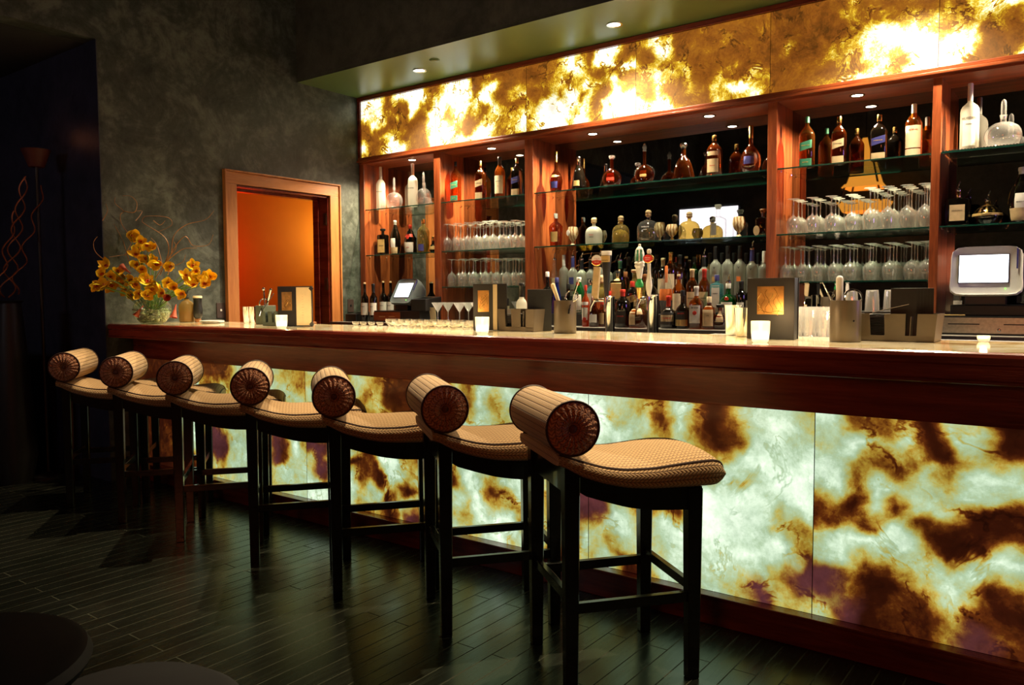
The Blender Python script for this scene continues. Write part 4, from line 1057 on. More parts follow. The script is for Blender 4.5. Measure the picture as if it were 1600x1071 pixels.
bm = B(); box(bm, -1.55, .6, 3.452, 3.76, 1.095, 1.110, .003); tag(obj('drink_rail', bm, rubber), 'dark ribbed glass rail behind the right end of the bar top', 'glass rail')
tb0 = highball(.040, .12, name='upturned_tumbler'); first = True
tl = ['leftmost upturned tumbler behind the bronze cylinder', 'middle upturned tumbler behind the napkin caddy', 'upturned tumbler half hidden by the black menus of the right caddy']
bm = B(); box(bm, -1.25, -.90, 4.76, 4.92, 1.081, 1.205, .003); tag(obj('glass_washer_box', bm, cab), 'low dark box on the worktop carrying the upturned tumblers', 'box')
for i, u in enumerate((1330, 1363, 1392)):
    X = at(u, 460, 4.84).x
    if first: o = tb0; first = False
    else: o = dup(tb0, (0, 0, 0))
    o.location = (X, 4.84, 1.205+.12); o.rotation_euler = (pi, 0, 0); o['label'] = tl[i]; o['group'] = 'upturned tumblers behind the right caddy'

# ================================================================= BOTTLE STEPS OF THE CENTRAL BAY
stp = thing('bottle_riser', 'stepped dark riser carrying the crowd of bottles in the central bay', 'riser', (0, 0, 0))
bm = B(); box(bm, -3.60, -1.775, 5.13, 5.435, 1.081, 1.30, .003); obj('upper_step', bm, cab, stp)
bm = B(); box(bm, -3.60, -1.775, 4.955, 5.128, 1.081, 1.17, .003); obj('lower_step', bm, cab, stp)
ZA, ZB1, ZC1 = 1.0805, 1.1705, 1.3005
YA, YB1, YC1, YD1 = 4.86, 5.04, 5.19, 5.34
gv = 'frosted vodkas on the upper step'
gm_ = 'bottles on the lower step'
gf = 'bottles at the front of the worktop'
# frosted vodka, left cluster then right cluster
vl = [(881, 399, 'clear-capped frosted vodka bottle at the left end of the upper step', whitep, None), (895, 392, 'frosted vodka bottle with blue neck on the left of the upper step', navy, 'GREY GOOSE'),
      (909, 396, 'frosted vodka bottle with black neck, right of the blue-necked one', blk, None), (923, 396, 'frosted vodka bottle behind the brown tap handle', blk, None), (938, 392, 'frosted vodka bottle right of the brown tap handle', blk, None), (950, 398, 'frosted vodka bottle behind the black pint-shaped tap handle', blk, None)]
for u, vt, lb_, cm, tx in vl:
    put(u, vt, 5.24, ZC1, 15, 'vodka_bottle', lb_, G_frost, 'vodka', cap='long', capm=cm, pour=(cm is not whitep), lab=[(.30, .48, 30, (navy if tx else grey))] if u in (895, 923) else [], group=gv)
vr = [(1100, 390, 'leftmost frosted vodka bottle of the right cluster', None), (1118, 386, 'frosted vodka bottle with a small lemon print', gold_l), (1137, 385, 'frosted vodka bottle above the green gin bottle', None), (1156, 385, 'frosted vodka bottle with an orange slice print', orgl),
      (1175, 378, 'frosted vodka bottle with blue neck near the fourth post', None), (1194, 393, 'frosted vodka bottle touching the fourth post', None)]
for u, vt, lb_, lm in vr:
    put(u, vt, 5.22, ZC1, 17, 'vodka_bottle', lb_, G_frost, 'vodka', cap='long', capm=(navy if u == 1175 else whitep if u == 1194 else blk), pour=(u in (1175, 1100)), lab=([(.28, .38, 22, lm)] if lm else []), txt=([('V', .022, .56, ink)] if u in (1118, 1156, 1175) else []), group=gv)
for i, u in enumerate((1109, 1128, 1147, 1166, 1185)):
    put(u, 396, 5.33, ZC1, 13, 'vodka_bottle', ['second-row vodka bottle between the first and second frosted ones', 'second-row vodka bottle behind the lemon-print vodka', 'second-row vodka bottle left of the orange-print vodka', 'second-row vodka bottle right of the orange-print vodka', 'second-row vodka bottle behind the blue-necked vodka near the post'][i], G_frost, 'vodka', cap='long', capm=blk, group=gv)
# other upper step bottles (behind the taps)
up = [(866, 396, 5.25, 12, 'spirit_bottle', 'clear pour-spout bottle with tan label at the left end of the upper step', G_clear, 'bordeaux', dict(pour=True, lab=[(.1, .5, 50, tanl)])),
 (969, 397, 5.22, 14, 'wine_bottle', 'green-necked bottle with pour spout just right of the black tap handle', G_dark, 'bordeaux', dict(pour=True, cap='foil', capm=green_l, lab=[(.50, .75, 20, tanl)])),
 (982, 402, 5.32, 12, 'wine_bottle', 'slim dark bottle with white neck ring at the back between the taps', G_dark, 'bordeaux', dict(cap='foil', capm=blk)),
 (1013, 399, 5.22, 13, 'spirit_bottle', 'clear bottle with red cap between the two right tap handles', G_clear, 'whisky', dict(cap='screw', capm=redm)),
 (1036, 404, 5.22, 17, 'spirit_bottle', 'pale-capped bottle with white label right of the red oval tap badge', G_dark, 'bordeaux', dict(cap='foil', capm=cream, lab=[(.05, .45, 50, cream)])),
 (1048, 395, 5.20, 17, 'scotch_bottle', 'tall bottle with gold neck and cream label on the upper step', G_amber, 'whisky', dict(cap='foil', capm=gold, lab=[(.04, .50, 55, cream)])),
 (1062, 399, 5.22, 14, 'scotch_bottle', 'dark-capped amber bottle right of the tall gold-necked one', G_amber, 'bordeaux', dict(cap='foil', capm=blk, lab=[(.1, .4, 45, cream)])),
 (1072, 404, 5.30, 12, 'scotch_bottle', 'slim brown bottle with pale cork at the back of the upper step', G_dark, 'bordeaux', dict(cap='cork', capm=cork)),
 (1085, 402, 5.32, 14, 'spirit_bottle', 'dark green bottle left of the right vodka cluster', G_green, 'bordeaux', dict(cap='screw', capm=blk)),
 (1026, 398, 5.33, 12, 'spirit_bottle', 'small dark bottle directly behind the red oval tap badge', G_dark, 'bordeaux', dict(cap='screw', capm=blk))]
for u, vt, Y, wp, nm, lb_, g, stl, kw in up: put(u, vt, Y, ZC1, wp, nm, lb_, g, stl, group='other bottles on the upper step', **kw)
# lower step
low = [
 (855.5, 425, 5.04, 20, 'herbal_liqueur_bottle', 'dark green bottle with grey cap and red spot beside the third post', G_dark, 'squat', dict(cap='screw', capm=whitep, sq=4, lab=[(.1, .4, 42, green_l)])),
 (870, 434, 5.02, 18, 'liqueur_bottle', 'cobalt blue bottle behind the left white-handled muddler', G_blue, 'bell', dict(cap='screw', capm=navy)),
 (888, 444, 5.04, 14, 'liqueur_bottle', 'small dark round bottle left of the green gin bottle', G_dark, 'round', dict(cap='screw', capm=blk)),
 (904.5, 434, 5.03, 22, 'gin_bottle', 'round-shouldered green gin bottle with red seal near the left tap', G_green, 'dome', dict(cap='foil', capm=whitep, lab=[(.02, .40, 40, white)], seal=(.62, redm), rn=.016)),
 (923, 438, 5.06, 15, 'gin_bottle', 'pale turquoise gin bottle between the green gin and the brown tap handle', G_teal, 'whisky', dict(cap='screw', capm=steel, sq=4, lab=[(.1, .6, 35, white, -10)])),
 (940, 430, 5.05, 24, 'tequila_bottle', 'yellow tequila bottle with round cork behind the left tap tower', G_gold, 'patron', dict(cap='ball', capm=cork, sq=3, lab=[(.1, .35, 30, orgl)])),
 (952, 455, 4.98, 10, 'mixer_bottle', 'small bottle with a red cap left of the left tap tower', G_dark, 'bordeaux', dict(cap='screw', capm=redm)),
 (966, 424, 5.06, 24, 'whisky_bottle', 'square whiskey bottle with yellow-green label right of the black tap handle', G_dark, 'square', dict(cap='screw', capm=blk, sq=5, lab=[(.3, .80, 36, gold_l)])),
 (977.5, 425, 5.08, 22, 'cognac_bottle', 'round amber bottle with brown cap behind the black and gold label', G_amber, 'round', dict(cap='screw', capm=walnut)),
 (988, 440, 4.98, 17, 'whisky_bottle', 'square whisky bottle with black and gold slanted label', G_dark, 'whisky', dict(cap='screw', capm=redm, sq=4, lab=[(.36, .56, 42, gold_l, 0, .012), (.38, .54, 43, blklab, 0, .012)])),
 (991.5, 422, 5.09, 18, 'rum_bottle', 'pale green-gold bottle with flat cork left of the green tap ball', G_gold, 'whisky', dict(cap='flatcap', capm=cork)),
 (1001, 455, 4.98, 20, 'whisky_bottle', 'square whisky bottle with tan slanted label below the green tap ball', G_gold, 'whisky', dict(cap='screw', capm=gold, sq=4, lab=[(.40, .70, 42, tanl, 0, .015)])),
 (1008, 428, 5.08, 20, 'tequila_bottle', 'yellow bottle with brown knob between the two right taps', G_gold, 'dome', dict(cap='knob', capm=walnut)),
 (1018, 436, 5.06, 18, 'whisky_bottle', 'square whisky bottle with dark slanted label behind the right tap tower', G_dark, 'whisky', dict(cap='screw', capm=blk, sq=4, lab=[(.34, .56, 42, blklab, 0, .012)])),
 (1041, 416, 5.02, 21, 'tequila_bottle', 'round-shouldered clear bottle with orange neck strip and orange label', G_clear, 'dome', dict(cap='long', capm=orgl, lab=[(.22, .40, 75, orgl)], rn=.009)),
 (1060.5, 432, 5.0, 20, 'bourbon_bottle', 'amber bourbon bottle with cream label right of the orange-labelled bottle', G_amber, 'whisky', dict(cap='cork', capm=cork, lab=[(.10, .55, 50, cream)])),
 (1081.5, 421, 5.03, 18, 'scotch_bottle', 'amber scotch bottle with gold foil above the black cream liqueur', G_amber, 'whisky', dict(cap='foil', capm=tanl, lab=[(.16, .50, 50, tanl)], txt=[('DEWARS', .010, .36, ink)])),
 (1100.5, 421, 5.03, 18, 'scotch_bottle', 'amber scotch bottle with bright red capsule', G_amber, 'whisky', dict(cap='foil', capm=redm, lab=[(.16, .50, 50, tanl)], txt=[('DEWARS', .010, .36, ink)])),
 (1120, 430, 5.02, 19, 'gin_bottle', 'pale turquoise gin bottle with dark cap left of the big green gin', G_teal, 'square', dict(cap='screw', capm=navy, sq=5, lab=[(.05, .62, 34, white)], txt=[('BOMBAY', .008, .45, ink)])),
 (1138, 430, 5.0, 26, 'gin_bottle', 'large green gin bottle with red wax seal and pour spout', G_green, 'squat', dict(pour=True, cap='screw', capm=whitep, lab=[(-.0+.02, .40, 42, white)], seal=(.50, redm), rn=.015)),
 (1158, 440, 4.98, 16, 'port_bottle', 'black bottle with white house-shaped label left of the big menu', G_dark, 'bordeaux', dict(cap='foil', capm=blk, lab=[(.15, .38, 40, white)])),
 (1171, 446, 5.0, 14, 'spirit_bottle', 'dark bottle partly hidden by the left edge of the big menu', G_dark, 'whisky', dict(cap='screw', capm=blk, lab=[(.2, .5, 40, white)]))]
for u, vt, Y, wp, nm, lb_, g, stl, kw in low: put(u, vt, Y, ZB1, wp, nm, lb_, g, stl, group=gm_, **kw)
# front of the worktop
fro = [
 (915, 446, 4.86, 12.5, 'liqueur_bottle', 'slim orange-brown bottle with red cap, white band and cream label', G_rose, 'flare', dict(cap='screw', capm=redm, lab=[(.16, .46, 55, white), (.52, .60, 60, whitep)], seal=(.18, redm), rn=.009)),
 (929, 462, 4.86, 16, 'amaro_bottle', 'short dark brown bottle with white square label left of the left tap tower', G_cognac, 'squat', dict(cap='screw', capm=steel, sq=3.5, lab=[(.14, .40, 40, white)])),
 (941, 468, 4.90, 11, 'bitters_bottle', 'narrow brown bottle squeezed against the left tap tower', G_amber, 'bordeaux', dict(cap='screw', capm=redm, lab=[(.1, .5, 45, tanl)])),
 (973, 453, 4.86, 24, 'liqueur_bottle', 'black round-shouldered bottle with red foil between the tap towers', G_dark, 'whisky', dict(cap='foil', capm=redm, lab=[(.10, .44, 40, blklab)], txt=[('KAHLUA', .012, .30, inkr)], rn=.016)),
 (997, 462, 4.86, 26, 'rum_bottle', 'wide amber bottle with cream side label left of the right tap tower', G_amber, 'squat', dict(cap='screw', capm=steel, sq=4, lab=[(.10, .58, 20, tanl, -24), (.42, .60, 18, tanl, 26)])),
 (1044.5, 463, 4.86, 25, 'liqueur_bottle', 'dark squat liqueur bottle with red cap and oval grey label', G_dark, 'squat', dict(cap='foil', capm=redm, lab=[(.12, .50, 62, blklab), (.22, .42, 55, tanl)], txt=[('DRAMBUIE', .0125, .32, inkr)], rn=.014)),
 (1066.5, 454, 4.86, 22, 'cream_liqueur_bottle', 'black cream liqueur bottle with gold hill-scene label', G_dark, 'squat', dict(cap='screw', capm=blk, lab=[(.10, .46, 60, blklab), (.08, .24, 58, gold_l)], txt=[('BAILEYS', .0125, .40, inkr)], rn=.013)),
 (1088, 448, 4.86, 20, 'bourbon_bottle', 'bourbon bottle with white cap, white label and red rosette', G_amber, 'bordeaux', dict(cap='foil', capm=whitep, sq=5, lab=[(.14, .56, 42, white)], txt=[('JIM BEAM', .0115, .50, ink)], seal=(.38, redm))),
 (1108, 464, 4.86, 19, 'scotch_bottle', 'honey-coloured bottle with tan label and pale cap beside the shaker tins', G_amber, 'bordeaux', dict(cap='screw', capm=cream, sq=4, lab=[(.10, .72, 45, tanl)], txt=[('1792', .009, .42, ink)])),
 (1125, 476, 4.88, 20, 'tequila_bottle', 'small purple-brown tequila bottle with tan label half behind the shaker tins', G_cognac, 'squat', dict(cap='flatcap', capm=blk, sq=4, lab=[(.30, .75, 30, tanl, 8)], txt=[('1800', .012, .5, inkr)]))]
for u, vt, Y, wp, nm, lb_, g, stl, kw in fro: put(u, vt, Y, ZA, wp, nm, lb_, g, stl, group=gf, **kw)
# wine bottles in the left bay
for u, vt, Y, lb_, cm in ((570, 444, 4.88, 'left wine bottle with cork and white label beside the left bay terminal', 'cork'), (583.5, 444, 4.88, 'wine bottle with dark capsule, right one of the front pair', 'foil'),
   (599, 442, 5.12, 'corked wine bottle behind the left bay terminal', 'cork'), (610.5, 442, 5.16, 'wine bottle half hidden behind the slanted terminal screen', 'cork')):
    put(u, vt, Y, ZCN, 12, 'wine_bottle', lb_, G_dark, 'bordeaux', cap=cm, capm=(cork if cm == 'cork' else blk), lab=[(.18, .50, 80, white)], txt=[('MERLOT', .008, .40, ink)], group='wine bottles in the left bay', rn=.0125)
put(815, 443, 3.52, ZC-.03, 17, 'vodka_bottle', 'small frosted vodka bottle with a black-ringed neck behind the middle napkin caddy', G_frost, 'vodka', cap='foil', capm=blk, group='bottles by the bar top')
bm = B(); X_ = at(817, 480, 3.52).x; box(bm, X_-.08, X_+.08, 3.455, 3.60, 1.04, 1.0905, .003); tag(obj('speed_shelf', bm, cab), 'small dark shelf behind the middle napkin caddy', 'shelf')

# ================================================================= BEER TAPS
def faucet(t, x, z, dx, dy, up_z):
    """chrome shank and spout from the tower at x, z towards dx, dy"""
    bm = B()
    tube(bm, [(x, 0, z), (x+dx*.6, dy*.6, z+.004), (x+dx, dy, z+.002)], [.011, .009, .010], 10)
    tube(bm, [(x+dx, dy, z+.016), (x+dx, dy, z-.006), (x+dx*1.12, dy-.006, z-.03), (x+dx*1.16, dy-.008, z-.055)], [.010, .011, .0075, .007], 10)
    tube(bm, [(x+dx, dy, z+.01), (x+dx, dy, up_z)], [.010, .006], 10)
    lathe(bm, [(.0125, -.004), (.0145, 0), (.0125, .004)], 12, c=(x+dx*.75, dy*.75, z+.003))
    obj('faucet', bm, steel, t, True)
YT = 3.62
def tower(u, vtop, wp, label, zb=.98):
    X = at(u, 490, YT).x; H = at(u, vtop, YT).z-zb; R = wp/2/pxm(X, YT)
    t = thing('beer_tower', label, 'beer tap', (X, YT, zb), 0, 'chrome beer towers behind the bar top')
    bm = B(); lathe(bm, [(R*1.25, 0), (R*1.25, .01), (R, .014), (R, H-.012), (R*1.06, H-.010), (R*1.06, H-.002), (R*.9, H), (0, H+.003)], 28); obj('column', bm, steel, t, True)
    return t, X, H
def zrel(u, v, t): return at(u, v, YT).z-t.location.z
def xrel(u, v, t): return at(u, v, YT).x-t.location.x
tA, XA, HA = tower(953, 463, 15, 'left chrome beer tower with a brown paddle handle and a black pint-shaped handle')
tB, XB_, HB = tower(1020, 461, 18, 'right chrome beer tower with a fluted white handle and a red-badged pin handle')
zf = HA-.025
hx = xrel(930, 470, tA)
faucet(tA, 0, zf, hx, -.02, zf+.045)
faucet(tA, 0, zf, .012, -.065, zf+.035)
h = obj('tap_handle', (lambda bm: (boxm(bm, (.038, .016, .165), Matrix.Translation((xrel(934.5, 443, tA), -.02, zrel(934.5, 442, tA))) @ Matrix.Rotation(RAD(5), 4, 'Y'), .004), bm)[1])(B()), tanl, tA); h['label'] = 'tan and red paddle handle'
h0 = h
bm = B(); M_ = Matrix.Translation((xrel(936, 407, tA), -.022, zrel(936, 407, tA))) @ Matrix.Rotation(RAD(25), 4, 'Z') @ Matrix.Rotation(pi/2, 4, 'X')
lathe(bm, [(.029, -.014), (.031, 0), (.031, .008), (.027, .010)], 24, M=M_); obj('badge_rim', bm, gold, h0, True)
bm = B(); lathe(bm, [(.0265, .0102), (.0265, .0115), (0, .012)], 24, M=M_); obj('badge_face', bm, whitep, h0, True)
bm = B(); lathe(bm, [(.0262, .0125), (0, .0126)], 24, M=M_)
bmesh.ops.delete(bm, geom=[f for f in bm.faces if (M_.inverted() @ f.calc_center_median()).y > -.004], context='FACES')
obj('badge_band', bm, redm, h0)
letter_flat('lettering', 'STELLA', .009, M_ @ Matrix.Translation((0, .006, .0135)), inkr, h0)
letter_flat('lettering', 'ARTOIS', .007, M_ @ Matrix.Translation((0, -.011, .0135)), inkw, h0)
# pint-shaped black handle
x_, z0, z1 = xrel(957.5, 430, tA), zrel(957.5, 458, tA), zrel(957.5, 394, tA); HH = z1-z0
bm = B(); lathe(bm, [(.010, z0-.02), (.012, z0), (.013, z0+HH*.1), (.018, z0+HH*.45), (.026, z0+HH*.82), (.0265, z0+HH*.90), (.0265, z0+HH*.905)], 24, c=(x_, -.065, 0)); hb_ = obj('tap_handle', bm, blk, tA, True); hb_['label'] = 'black pint-glass shaped handle'
bm = B(); lathe(bm, [(.0268, z0+HH*.905), (.0275, z0+HH*.99), (.026, z0+HH*1.01), (0, z0+HH*1.012)], 24, c=(x_, -.065, 0)); obj('cream_head', bm, whitep, hb_, True)
bm = B(); sheet(bm, [z0+HH*.74, z0+HH*.82, z0+HH*.895], RAD(-70), RAD(70), lambda z: .0262, 10)
for v in bm.verts: v.co.x += x_; v.co.y -= .065
obj('gold_band', bm, gold_l, hb_, True)
o = letter_wrap('lettering', 'GUINNESS', .009, .0262, z0+HH*.78, ink, hb_, 0, out=.0022)
for v in o.data.vertices: v.co.x += x_; v.co.y -= .065
# right tower
zf = HB-.022
faucet(tB, 0, zf, xrel(1002, 470, tB), -.02, zf+.04)
faucet(tB, 0, zf, .008, -.07, zf+.03)
x_ = xrel(1002, 440, tB); zz = lambda v: zrel(1002, v, tB)
bm = B(); lathe(bm, [(.010, zz(468)), (.012, zz(463)), (.015, zz(455)), (.017, zz(450))], 16, c=(x_, -.02, 0)); ha = obj('tap_handle', bm, gold, tB, True); ha['label'] = 'white and green tulip handle with a green ball'
bm = B(); lathe(bm, [(.009, zz(451)), (.020, zz(448)), (.021, zz(444)), (.014, zz(439)), (.009, zz(435))], 20, c=(x_, -.02, 0)); obj('green_ball', bm, simple('green_enamel', (.03, .30, .08), .2), ha, True)
bm = B(); lathe(bm, [(.012, zz(436)), (.017, zz(426)), (.020, zz(419)), (.026, zz(416)), (.024, zz(413)), (.027, zz(411)), (.022, zz(409))], 10, c=(x_, -.02, 0)); obj('fluted_cone', bm, whitep, ha, False)
bm = B(); lathe(bm, [(.021, zz(409)), (.0245, zz(402)), (.0235, zz(396)), (.017, zz(389)), (.008, zz(386)), (.006, zz(384)), (.007, zz(382.5)), (0, zz(381.5))], 8, c=(x_, -.02, 0)); obj('tulip_top', bm, whitep, ha)
for a in (-50, 0, 50):
    bm = B(); sheet(bm, [zz(408.5), zz(402), zz(396), zz(391)], RAD(a-15), RAD(a+15), lambda z: .0245 if z < zz(397) else .021, 4, .001)
    for v in bm.verts: v.co.x += x_; v.co.y -= .02
    obj('green_panel', bm, green_l, ha)
x_ = xrel(1024, 440, tB)
bm = B(); lathe(bm, [(.006, zz(464)), (.010, zz(460)), (.0155, zz(450)), (.016, zz(444)), (.010, zz(432)), (.0075, zz(422)), (.009, zz(413))], 18, c=(x_, -.07, 0)); hc = obj('tap_handle', bm, whitep, tB, True); hc['label'] = 'white pin-shaped handle'
M_ = Matrix.Translation((x_, -.075, zrel(1024, 405, tB))) @ Matrix.Rotation(pi/2, 4, 'X')
bm = B(); lathe(bm, [(.020, -.012), (.0225, 0), (.0225, .006), (.019, .008)], 24, sx=1.25, M=M_); obj('badge_rim', bm, gold, hc, True)
bm = B(); lathe(bm, [(.019, .008), (.019, .0095), (0, .010)], 24, sx=1.25, M=M_); obj('badge_face', bm, redm, hc, True)
letter_flat('lettering', 'PERONI', .008, M_ @ Matrix.Translation((0, .003, .0115)), inkw, hc); letter_flat('lettering', 'NASTRO', .006, M_ @ Matrix.Translation((0, -.006, .0115)), inkw, hc)
bm = B(); lathe(bm, [(.008, zz(399)), (.012, zz(396)), (.010, zz(392)), (0, zz(391))], 14, c=(x_, -.07, 0)); obj('knob', bm, whitep, hc, True)

# ================================================================= TERMINALS, DRAWERS
screen = emit('terminal_screen', (.82, .90, 1.0), 2.6)
cb = thing('cash_drawer', 'low mahogany-faced black cash box under the left terminal', 'cash drawer', (-4.88, 5.0, ZCN))
bm = B(); box(bm, -.27, .28, -.14, .24, .0, .10, .003); obj('case', bm, blk, cb)
bm = B(); box(bm, -.27, .05, -.144, -.139, .012, .088, .001); obj('drawer_front', bm, mahx, cb)
for k in (-.20, -.08):
    bm = B(); box(bm, k, k+.07, -.148, -.144, .046, .050); obj('slot_pull', bm, tanl, cb)
def terminal(name, label, loc, rz, W, H_, D, tilt, body, sc, parent=None):
    t = thing(name, label, 'terminal', loc, rz)
    M = Matrix.Translation((0, -.02, .05)) @ Matrix.Rotation(-tilt, 4, 'X')
    # rounded head: wide bulged frame with deep back
    bm = B()
    n = 40; layers = []
    for (y, s, zo) in ((-.030, .93, 0), (-.038, 1.0, 0), (-.020, 1.03, -.002), (.02, 1.0, 0), (D*.6, .80, .01), (D, .45, .02)):
        ring = []
        for k in range(n):
            a = 2*pi*(k+.5)/n; q = (abs(cos(a))**7+abs(sin(a))**7)**(-1/7)
            zz_ = sin(a)*q; xx = cos(a)*q
            xx *= 1+.06*max(0, -zz_-.2)
            ring.append(bm.verts.new(M @ Vector((xx*W/2*s, y, H_/2+zz_*H_/2*s+zo))))
        layers.append(ring)
    for a, b_ in zip(layers, layers[1:]):
        for k in range(n): bm.faces.new((a[k], a[(k+1) % n], b_[(k+1) % n], b_[k]))
    bm.faces.new(list(reversed(layers[0]))); bm.faces.new(layers[-1])
    bmesh.ops.recalc_face_normals(bm, faces=bm.faces)
    hd = obj('display_housing', bm, body, t, True)
    bm = B(); boxm(bm, (W*.73, .004, H_*.60), M @ Matrix.Translation((-.012, -.0315, H_*.54)), .001); obj('bezel', bm, blk, hd)
    bm = B(); boxm(bm, (W*.70, .003, H_*.57), M @ Matrix.Translation((-.012, -.034, H_*.54))); obj('screen', bm, sc, hd)
    bm = B(); boxm(bm, (.006, .003, .006), M @ Matrix.Translation((W*.28, -.0385, H_*.12))); obj('status_light', bm, emit('green_led', (.2, 1, .1), 2), hd)
    bm = B(); boxm(bm, (.008, .006, H_*.42), M @ Matrix.Translation((W*.435, -.037, H_*.74)), .001); obj('card_reader', bm, navy, hd)
    bm = B(); box(bm, -W*.30, W*.30, -.03, D, 0, .05, .006); obj('base', bm, blk, t)
    return t
terminal('pos_terminal', 'grey till terminal with a slanted glowing screen in the left end bay', (-4.87, 4.95, ZCN+.10), RAD(-6), .275, .235, .15, RAD(28), plas_g, screen)
pr = thing('receipt_printer', 'black receipt printer on the cash box right of the left terminal', 'printer', (-4.62, 4.95, ZCN+.10), RAD(8))
bm = B(); box(bm, -.075, .075, -.10, .14, 0, .12, .006)
for v in bm.verts:
    if v.co.z > .10 and v.co.y < 0: v.co.z -= .02
obj('housing', bm, blk, pr)
bm = B(); box(bm, -.06, .06, -.04, .06, .1195, .122, .001); obj('paper_slot', bm, rubber, pr)
bm = B(); boxm(bm, (.065, .003, .11), Matrix.Translation((-4.515, 4.93, ZCN+.075)) @ Matrix.Rotation(RAD(8), 4, 'X')); tag(obj('paper_card', bm, cream), 'upright cream paper card right of the receipt printer', 'card')
cd = thing('cash_drawer', 'brushed steel cash drawer under the right terminal', 'cash drawer', (-.44, 5.04, ZCN+.0))
bm = B(); box(bm, -.315, .33, -.145, .25, .0, .100, .003); obj('case', bm, blk, cd)
bm = B(); box(bm, -.31, .33, -.150, -.144, .008, .092, .001); obj('drawer_front', bm, brush, cd)
for k in (-.24, .02):
    bm = B(); box(bm, k, k+.15, -.152, -.1495, .054, .060); obj('slot_pull', bm, blk, cd)
bm = B(); lathe(bm, [(.010, 0), (.010, .006), (.006, .008), (.007, .022), (0, .023)], 14, M=Matrix.Translation((0.0, -.150, .026)) @ Matrix.Rotation(pi/2, 4, 'X')); obj('key', bm, steel, cd, True)
terminal('pos_terminal', 'large white till terminal with a glowing blank screen at the right end', (-.515, 4.97, ZCN+.16), RAD(4), .325, .262, .16, RAD(9), plas_w, emit('big_terminal_screen', (.92, .96, 1.0), 3.2))
bm = B(); box(bm, -.68, -.26, 4.95, 5.12, ZCN+.1005, ZCN+.160, .006); tag(obj('terminal_stand', bm, blk), 'flat black stand between the steel cash drawer and the white terminal', 'stand')
bm = B(); tube(bm, [(-.71, 4.91, ZCN+.104), (-.60, 4.905, ZCN+.104)], .004, 8); tag(obj('yellow_pen', bm, gold_l), 'yellow pen lying on the edge of the steel cash drawer', 'pen')
bx_ = thing('card_machine', 'small black box with a slanted top standing by the outlet plate', 'box', (-5.42, 4.93, ZCN))
bm = B(); vs = box(bm, -.07, .07, -.10, .08, 0, .085, .004)
for v in bm.verts:
    if v.co.z > .05 and v.co.y < -.05: v.co.z -= .018
obj('housing', bm, blk, bx_)
bm = B(); box(bm, -.05, .05, -.03, .05, .0852, .087); obj('display', bm, rubber, bx_)

# ================================================================= THINGS ON THE BAR TOP
flame = emit('candle_glow', (1, .80, .45), 14)
votm = emit('lit_votive_wax', (1.0, .93, .78), 5)
def candle(u, v, Y, label, R=.034, H=.075, pw=1.2):
    X = at(u, v, Y).x
    t = thing('votive_candle', label, 'candle', (X, Y, ZC+.001), 0, 'lit votives along the bar top')
    bm = B(); lathe(bm, [(0, .004), (R*.72, 0), (R*.86, .006), (R*.98, H*.5), (R, H*.98), (R*.97, H), (R*.92, H*.97), (R*.88, H*.5), (R*.7, .012), (0, .010)], 24, cap=False); obj('glass_cup', bm, G_frost, t, True)
    bm = B(); lathe(bm, [(0, .013), (R*.78, .013), (R*.84, H*.55), (0, H*.57)], 20, cap=False); obj('wax', bm, votm, t, True)
    bm = B(); lathe(bm, [(0, H*.58), (.005, H*.66), (.0055, H*.76), (.002, H*.92), (0, H)], 10, cap=False); obj('flame', bm, flame, t, True)
    point('votive_light', (X, Y, ZC+H+.02), pw, (1, .62, .28), .012)
candle(440, 505, 2.90, 'lit votive candle in front of the open menu near the doorway')
candle(753.5, 512, 2.93, 'lit votive candle beside the menu in the middle of the bar', .034, .08)
candle(1188, 520, 2.93, 'lit votive candle in front of the big menu', .035, .08)
candle(1537, 528, 3.40, 'small low lit votive, added for a bright reflection, right end of the bar top', .022, .022, .6)  # added votive, takes the place of a bright reflection

def menu(loc, rz, w_, h_, ang, label, pages=True, window=(.30, .42)):
    """cover standing up, second board hinged back from its right edge by ang"""
    t = thing('drinks_menu', label, 'menu', loc, rz)
    bm = B(); box(bm, -w_, 0, -.003, .003, 0, h_, .001); fc = obj('front_cover', bm, blklab, t)
    wx, wz = w_*.56, h_*.44
    bm = B(); box(bm, -w_/2-wx/2, -w_/2+wx/2, -.0055, -.003, h_*.44, h_*.44+wz, .001); wn = obj('foil_window', bm, goldfoil, fc)
    bm = B(); random.seed(int(loc[0]*100))
    for k in range(5):
        a = -w_/2+random.uniform(-.35, .35)*wx; b_ = h_*.46+random.uniform(0, .5)*wz
        tube(bm, [(a+.012*sin(s*.9+k)*(1 if k % 2 else -1)+s*.003, -.0057, b_+s*.008) for s in range(6)], .0009, 5)
    obj('scroll_relief', bm, gold, wn, True)
    R_ = Matrix.Rotation(ang, 4, 'Z')
    bm = B(); boxm(bm, (w_, .005, h_), R_ @ Matrix.Translation((-w_/2, 0, h_/2)), .001); obj('back_cover', bm, blklab, t)
    if pages:
        bm = B(); boxm(bm, (w_*.92, .002, h_*.94), R_ @ Matrix.Translation((-w_/2, .0045, h_/2))); pg = obj('page', bm, cream, t)
        bm = B()
        for k in range(9): boxm(bm, (w_*(.18+.05*(k % 3)), .0006, .0025), R_ @ Matrix.Translation((-w_*.45, .0060, h_*(.82-.07*k))))
        obj('print_lines', bm, tanl, pg)
        bm = B()
        for sx in (-.92, -.08):
            for sz in (.03, .97): 
                boxm(bm, (.018, .0012, .018), R_ @ Matrix.Translation((w_*sx, .0066, h_*sz)) @ Matrix.Rotation(pi/4, 4, 'Y'))
        obj('corner_mount', bm, blklab, pg)
    return t
